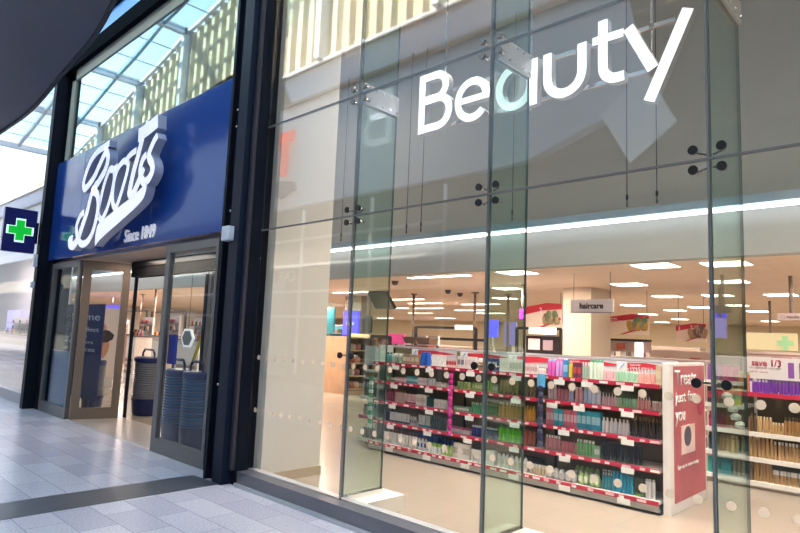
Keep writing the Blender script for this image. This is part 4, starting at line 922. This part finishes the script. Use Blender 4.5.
def poleobj(px, py, Y, lab):
    a = at(px, py, Y); o = empty('ceiling_pole', (a.x, Y, 0), lab, 'pole')
    MB().cyl((0, 0, 1.0), (0, 0, CZ), .035, 8).build('shaft', cm((.28, .20, .16)), o); MB().cyl((0, 0, CZ-.03), (0, 0, CZ-.002), .10, 12).build('ceiling_plate', cm((.3, .22, .18)), o)
    MB().cyl((0, 0, 0), (0, 0, 1.0), .035, 8).build('lower_shaft', cm((.28, .20, .16)), o)
poleobj(413, 320, 8.9, 'brown ceiling pole above the gondola, leftmost')
poleobj(474.5, 320, 8.9, 'brown ceiling pole right of the white light box')
poleobj(508, 320, 9.6, 'brown ceiling pole beside the second glass fin')
poleobj(153.5, 320, 4.9, 'brown ceiling pole seen through the open door, nearer one')
poleobj(140.5, 320, 6.2, 'brown ceiling pole seen through the open door, farther one')
slab('light_box', 529, 327.5, 555, 334, 8.91, mat('lightbox', (1, 1, 1)), 'white light box in the black display frame', 'light')
o, W_, H_ = slab('display_counter', 526, 336, 560, 356, 9.2, cm((.03, .02, .02)), 'black beauty display counter left of the cream column', 'counter', stand='floor')
MB().box(-W_*.42, -.02, H_*.3, -W_*.08, -.004, H_*.85).build('lit_picture', mat('lit_pink', (.8, .5, .45), .4, emit=.8, ecol=(1, .6, .5)), o)
MB().box(.02, -.02, H_*.3, W_*.30, -.004, H_*.8).build('price_cards', cm((.45, .34, .38)), o)
o, W_, H_ = slab('display_counter', 609, 340, 650, 352, 9.6, cm((.35, .25, .24)), 'dark-topped display counter right of the cream column', 'counter', stand='floor')
MB().box(-W_/2, -.03, H_*.9, W_/2, .1, H_*1.08).build('dark_top', BLACK, o)
MB().box(W_*.16, -.04, -.1, W_*.34, -.005, H_*.82).build('lit_screen', mat('lit_white', (1, 1, 1), .4, emit=2.0), o)
MB().box(-W_*.30, -.03, H_*.2, -W_*.1, -.004, H_*.7).build('red_panel', cm((.5, .12, .08)), o)
slab('purple_sign', 519, 309, 524, 319, 7.5, mat('purple_sign', (.25, .02, .35), .4, emit=.2), 'small purple hanging sign beside the second glass fin', 'sign', stand='hang')
slab('blue_display', 488, 320, 497, 337, 8.0, mat('blue_disp', (.05, .05, .7), .4, emit=1.0, ecol=(.1, .1, 1)), 'blue glowing display left of the second fin', 'screen', stand='floor')
slab('blue_display', 504, 322, 516, 345, 10.5, mat('lilac_disp', (.35, .30, .65), .4, emit=.5, ecol=(.35, .3, .9)), 'lilac lit display panel behind the second fin', 'screen', stand='floor')
slab('hanging_sign', 714, 306, 731, 313, 7.0, cm((.28, .26, .24)), 'grey hanging sign behind the right glass fin', 'sign', stand='hang')
slab('purple_screen', 714, 318, 726, 338, 9.0, mat('lilac_scr', (.35, .28, .65), .4, emit=.7, ecol=(.4, .3, .9)), 'lilac screen behind the right glass fin', 'screen', stand='hang')
slab('blue_screen', 714, 318-13, 726, 318, 9.05, mat('blue_scr', (.08, .06, .7), .4, emit=1.2, ecol=(.1, .07, 1)), 'deep blue screen above the lilac screen', 'screen', stand='hang')
hs2, W_, H_ = slab('hanging_sign', 777, 313, 806, 320, 7.5, cm((.62, .50, .52)), 'pinkish hanging aisle sign at the right edge', 'sign', stand='hang')
text('lettering', 'hair care', BLACK, hs2, (-.05, -.006, H_*.3), W_*.4, H_*.35, .004)
o, W_, H_ = slab('pharmacy_panel', 745, 333, 797, 350, 13, mat('pharmacy_cream', (.75, .68, .42), .5, emit=.35), 'cream lit wall panel with a pale green cross at the right', 'sign', stand='hang')
c = (W_*.28, H_*.42); a = .17; b = .06
MB().prism([(c[0]+u, -.01, c[1]+v) for u, v in [(-b,-a),(b,-a),(b,-b),(a,-b),(a,b),(b,b),(b,a),(-b,a),(-b,b),(-a,b),(-a,-b),(-b,-b)]], (0, .005, 0)).build('green_cross', mat('pale_green', (.35, .65, .35), .4, emit=.4), o)
# distant shelving rows
random.seed(12)
def far_row(px0, px1, pyt, Y, lab, col=(.50, .40, .36), d=.5):
    a = at(px0, pyt, Y); b = at(px1, pyt, Y); o = empty('distant_shelving', ((a.x+b.x)/2, Y, 0), lab, 'shelving'); h = (b.x-a.x)/2
    MB().box(-h, 0, 0, h, d, a.z).build('carcass', cm(col), o)
    MB().box(-h, -.02, a.z-.02, h, d+.02, a.z+.02).build('top_trim', cm((.62, .54, .52)), o)
    for k in range(3): MB().box(-h, -.3, a.z-.35-.4*k, h, 0, a.z-.32-.4*k).build('shelf', SHW, o)
    x = -h+.1
    while x < h-.3 and len(o.children) < 60:
        w_ = random.uniform(.08, .3)
        MB().box(x, -.22, a.z-.32, x+w_, -.04, a.z-.32+random.uniform(.12, .26)).build('stock', cm(random.choice([(.55,.42,.36),(.40,.12,.12),(.62,.56,.5),(.25,.2,.2),(.5,.2,.25),(.35,.3,.28)])), o)
        x += w_+random.uniform(.02, .12)
far_row(612, 706, 357, 6.6, 'pale shelving row just behind the haircare gondola, right of the column')
far_row(440, 560, 353, 6.6, 'pale shelving row just behind the haircare gondola, left of the column')
far_row(650, 800, 350, 11, 'distant pale shelving row toward the pharmacy panel', (.60, .48, .42))
far_row(745, 802, 352, 8, 'shelving row behind the save 1/3 header', (.62, .50, .46))
far_row(400, 520, 344, 12.5, 'distant beauty shelving row in the middle of the store', (.55, .40, .32))
far_row(610, 700, 345, 15, 'far cream shelving under the ceiling lights', (.60, .48, .36))
# left interior: wooden display units, seen between return wall and gondola
def wood_unit(px, pyb, wx, dy, h, lab, W1=(.46, .28, .17)):
    p = atz(px, pyb, 0); o = empty('wooden_display_unit', (p.x, p.y, 0), lab, 'shelving')
    MB().box(-wx, 0, 0, 0, dy, .10).box(-wx, 0, .1, -wx+.04, dy, h).box(-wx, 0, .1, 0, .04, h).box(-wx, dy-.04, .1, 0, dy, h).build('carcass', mat('oak_%d' % int(W1[0]*100), W1, .5, noise=.12, nscale=4), o)
    MB().box(-.75, .05, .1, -.70, dy-.05, h).build('inner_back', cm((.40, .24, .15)), o)
    for k in range(5): MB().box(-.70, .04, .12+k*(h-.15)/4, -.01, dy-.04, .15+k*(h-.15)/4).build('shelf', mat('oak_shelf', (.60, .42, .28), .5), o)
    return o, p
cols = [(.03,.02,.02),(.45,.12,.08),(.60,.30,.22),(.10,.07,.06),(.60,.50,.42),(.5,.15,.2)]
o, p = wood_unit(345, 395, 1.0, 1.1, 1.52, 'tall wooden display unit of dark products behind the return wall')
for k in range(4):
    for j in range(5):
        q = MB().lathe([(.07, 0), (.09, .03), (.09, .13), (.04, .17)], 10).build('cosmetic_pot', cm(cols[(k*3+j) % 6]), None, loc=(p.x-.18, p.y+.15+j*.19, .15+k*(1.52-.15)/4))
        tag(q, 'small round cosmetic pot on a shelf of the tall wooden display unit', 'pot', 'pots on the wooden unit')
o, p = wood_unit(367, 391, .9, 1.2, 1.62, 'second wooden shelving unit with lit shelves left of the gondola', (.55, .40, .26))
for k in range(4):
    for j in range(4):
        q = MB().box(-.07, -.08, 0, .07, .08, random.uniform(.12, .25)).box(-.04, -.05, .25, .04, .05, .28).build('gift_carton', cm(cols[(k+j*2) % 6]), None, loc=(p.x-.2, p.y+.2+j*.27, .15+k*(1.62-.15)/4))
        tag(q, 'small gift carton on a shelf of the second wooden shelving unit', 'carton', 'cartons on the second wooden unit')
far_row(325, 345, 325, 13, 'blue-lit cosmetics wall at the far left', (.05, .22, .32))
slab('lit_cosmetics_sign', 326, 307, 334, 333, 12.5, mat('teal_lit', (.05, .35, .45), .4, emit=.12), 'teal lit sign panel at the far left beside the return wall', 'sign', stand='floor')
# ------------------------------------------------------------------ entrance contents
BB = mat('basket_blue', (.006, .015, .09), .35)
BG = mat('basket_grey', (.30, .31, .34), .25, .5)
def basket_stack(x, y, lab, body=BG, h=1.0, s=1.0):
    o = empty('basket_stack', (x, y, 0), lab, 'basket stack')
    MB().lathe([(.22*s, .0), (.25*s, .03), (.28*s, .26), (.30*s, .30)], 20, sy=.8).build('bottom_basket', BB, o)
    n_ = 16
    for i in range(n_):
        z = .30+i*(h-.36)/n_
        MB().lathe([(.262*s, 0), (.28*s, .010), (.28*s, .026), (.262*s, .030)], 20, sy=.8).build('basket_rim', body, o, loc=(0, 0, z))
    MB().lathe([(.252*s, .28), (.252*s, h-.04)], 20, sy=.8).build('basket_core', cm((.10, .105, .12)), o)
    mb = MB(); pts = [(-.24*s, h-.06), (-.24*s, h+.10), (-.17*s, h+.17), (.17*s, h+.17), (.24*s, h+.10), (.24*s, h-.06)]
    for a_, b_ in zip(pts, pts[1:]): mb.cyl((a_[0], 0, a_[1]), (b_[0], 0, b_[1]), .018, 8)
    mb.build('handle', BB, o)
    MB().lathe([(.27*s, h-.06), (.29*s, h-.04), (.29*s, h+.02), (.25*s, h+.04)], 20, sy=.8).build('top_basket', BB, o)
p = at(136.5, 417, 1.25)
bp = atz(136.5, 414, 0)
basket_stack(bp.x+.16, bp.y+.06, 'tall stack of grey and blue shopping baskets standing in the open doorway')
_bx = (at(176, 400, .42).x, at(194.5, 400, .42).x)
basket_stack(_bx[0], .42, 'stack of blue shopping baskets behind the right side panel, left one', mat('basket_mid', (.004, .055, .16), .35), .98, .72)
basket_stack(_bx[1], .42, 'stack of blue shopping baskets behind the right side panel, right one', mat('basket_mid', (.004, .055, .16), .35), .98, .72)
o = _b3 = atz(91, 411, 0)
basket_stack(_b3.x, _b3.y, 'stack of grey baskets behind the left return panel, by the poster', h=.9, s=.8)
fm = MB().box(-8.2, .74, .0, -6.9, .77, .95).build('blue_screen_board', mat('film_blue', (.006, .055, .16), .3), None)
tag(fm, 'plain blue low board standing behind the baskets at the right side panel', 'board')
fm2 = MB().box(-12.28, .05, .0, -11.28, .08, 1.10).build('blue_screen_board', mat('film_blue', (.006, .055, .16), .3), None)
tag(fm2, 'plain blue low board standing right behind the left side panel glass', 'board')
for zz, xx0, xx1 in ((.68, -7.64, -6.64), (.62, -12.28, -11.28)):
    pass
# welcome poster
px0_ = at(104, 313, .45).x; px1_ = at(55, 313, .45).x; px0_ = min(px0_, -11.02)
pz = empty('welcome_poster', (px0_-.25, .45, 0), 'tall dark blue Welcome poster stand inside the left side panel', 'poster')
WP = px0_-px1_
MB().box(.25-WP, 0, .25, .25, .02, 1.95).box(-.3, -.1, 0, .1, .1, .02).box(-.12, .0, .02, -.08, .02, .25).build('poster_board', mat('poster_navy', (.012, .012, .12), .4), pz); pw = -.92
for i, (s, w_, h_) in enumerate((('Welcome', 1.05, .13), ('Order & collect', 1.05, .075), ('Healthcare', .80, .075), ('Loose powders', .95, .075), ('Photo services', 1.0, .075), ('Pharmacy', .70, .075))):
    text('lettering', s, PAPER, pz, (.25-WP*.96, -.004, (1.66, 1.46, 1.34, 1.22, 1.10, .98)[i]), w_*WP*.86, h_, .003)
# portrait display poster
po = empty('portrait_poster', (0, 0, 0), 'large lit portrait poster of a face with dark hair bun inside the entrance', 'poster')
a = at(97, 375, 2.2); b = at(114, 375, 2.2); t = at(105, 303, 2.2); W_ = b.x-a.x
po.location = (a.x-.75, 2.1, a.z-.1); po.rotation_euler = (0, 0, math.radians(66)); W_ = .80; H_ = t.z-a.z
MB().box(0, 0, 0, W_, .04, H_).build('board', mat('portrait_back', (.72, .62, .55), .5), po)
MB().box(W_*.1, .01, -a.z, W_*.9, .03, 0).build('stand', cm((.6, .55, .5)), po)
SK = mat('print_skin', (.50, .26, .15), .5); HR = mat('print_hair', (.03, .018, .015), .5)
MB().lathe([(.01, 0), (.12, .05), (.20, .22), (.22, .40), (.18, .56), (.05, .64)], 18, sy=.02).build('printed_face', SK, po, loc=(W_*.45, -.004, H_*.25))
MB().lathe([(.10, 0), (.24, .08), (.27, .20), (.16, .30), (.03, .34)], 18, sy=.02).build('printed_hair', HR, po, loc=(W_*.5, -.008, H_*.25+.44))
MB().lathe([(.05, 0), (.13, .06), (.14, .14), (.06, .22)], 16, sy=.02).build('printed_bun', cm((.55, .25, .18)), po, loc=(W_*.42, -.012, H_*.25+.72))
fb = MB()
for X in (-.09, .05): fb.box(W_*.45+X-.03, -.02, H_*.25+.37, W_*.45+X+.03, -.009, H_*.25+.39)
fb.box(W_*.45-.04, -.02, H_*.25+.16, W_*.45+.06, -.009, H_*.25+.185); fb.build('printed_features', cm((.22, .05, .04)), po)
slab('blue_screen', 104, 305, 118, 319, 6.6, mat('screen_blue', (.1, .08, .6), .3), 'glowing blue screen above the portrait poster inside the entrance', 'screen', stand='hang')
# blue notice and hexagon mirror, seen in right side panel
nb = MB().box(-7.72, .05, 1.12, -7.50, .07, 1.50).build('blue_notice', mat('notice_blue', (.008, .02, .32), .4), None)
tag(nb, 'small blue notice fixed inside the right side panel near its left edge', 'notice')
for i in range(5): pass
hx = empty('hexagon_mirror', tuple(at(187, 338, 1.1)), 'white-edged hexagonal sign hanging behind the right side panel', 'sign')
P = [(.21*math.cos(PI/3*i), 0, .17*math.sin(PI/3*i)) for i in range(6)]
MB().prism(P, (0, .03, 0)).build('hexagon_rim', mat('hex_white', (.9, .9, .9), .4, emit=.4), hx)
MB().prism([(x*.78, -.005, z*.78) for x, _, z in P], (0, .004, 0)).build('hexagon_face', cm((.16, .19, .18)), hx)
MB().cyl((0, .015, .14), (0, .015, 2.72-hx.location.z), .004, 6).build('hanging_wire', BLACK, hx)
q0, q1 = at(191, 366, 1.0), at(212, 310, 1.0); q1 = q0+(q1-q0)*((2.71-q0.z)/(q1.z-q0.z))
yt = MB().bar(q0, q1, .05, .01).build('yellow_tape', mat('tape_yellow', (.50, .42, .03), .5), None)
tag(yt, 'yellow tape band slanting behind the right side panel', 'tape')
# counters through the door
def counter(px, py, Y, w_, h, lab, col, n_=5):
    a = at(px, py, Y); o = empty('cosmetics_counter', (a.x, Y, 0), lab, 'counter')
    MB().box(-w_/2, 0, 0, w_/2, .6, h).build('carcass', cm(col), o)
    MB().box(-w_/2-.02, -.02, h, w_/2+.02, .62, h+.03).build('counter_top', cm((.12, .10, .10)), o)
    MB().box(-w_*.4, -.02, h*.55, w_*.4, -.002, h*.9).build('front_panel', cm((.75, .68, .64)), o)
    MB().box(-w_/2, .50, h+.03, w_/2, .56, h+.62).build('display_back', cm((.70, .62, .58)), o)
    random.seed(int(px))
    for k in range(2):
        MB().box(-w_/2, .30, h+.20+k*.2, w_/2, .50, h+.215+k*.2).build('riser_shelf', cm((.10, .08, .08)), o)
        for i in range(6): MB().lathe([(.025, 0), (.03, .02), (.03, .09), (.012, .13)], 8).build('lipstick', cm(cols[(i*2+k) % 6]), o, loc=(-w_*.42+w_*.84*i/5, .38, h+.215+k*.2))
    for k in range(3): MB().box(-w_*.38, -.035, h*(.12+.14*k), w_*.38, -.002, h*(.12+.14*k)+.09).build('drawer_front', cm((.30, .22, .2)), o)
    for i in range(n_):
        q = MB().lathe([(.05, 0), (.06, .02), (.05, .10), (.02, .12), (.02, .2)], 8).build('makeup_item', cm(cols[i % 6]), None, loc=(a.x-w_*.4+w_*.8*i/(n_-1), Y+.2, h+.03))
        tag(q, 'small make-up item on '+lab.split(' counter')[0]+' counter', 'make-up', 'make-up items on '+lab.split(' counter')[0]+' counter')
counter(130, 350, 4.2, .6, 1.25, 'white cosmetics counter seen through the open door', (.72, .66, .62), 6)
counter(156, 350, 4.4, .6, 1.3, 'beige cosmetics counter right of the white one', (.60, .50, .42), 6)
counter(187, 350, 4.4, 1.3, 1.25, 'pale cosmetics counter behind the hexagonal sign', (.62, .58, .54), 8)
counter(213, 350, 5.8, 1.0, 1.45, 'lilac cosmetics counter near the dark column', (.55, .48, .52), 5)
counter(107, 350, 6.5, 1.4, 1.2, 'far dark cosmetics counter behind the portrait poster', (.20, .13, .10), 5)
op = MB().box(0, 0, 0, .35, .06, .85).box(.15, 0, -at(150, 357, 5.5).z, .2, .06, 0).build('orange_panel', mat('orange_panel', (.42, .17, .07), .5), None, loc=tuple(at(150, 357, 5.5)))
tag(op, 'orange-brown portrait panel beyond the basket stack in the doorway', 'panel')
# left bay interior (neighbouring window) : counter and screen
counter(12, 375, 2.5, 5.0, 1.1, 'long pinkish counter inside the left bay window', (.60, .45, .48), 8)
slab('lilac_screen', 6, 310, 19, 342, 3.3, mat('lilac_scr2', (.45, .42, .75), .4, emit=.8, ecol=(.5, .45, 1)), 'lilac screen inside the left bay window', 'screen', stand='floor')
struct('wall_left_bay', MB().box(-39, 3.6, 0, -23, 3.7, 4.5), mat('bay_wall', (.62, .56, .55), .6))
area('bay_light_glow', (-26, 1.8, 4.3), 5, 1, 420, (1, .9, .88))
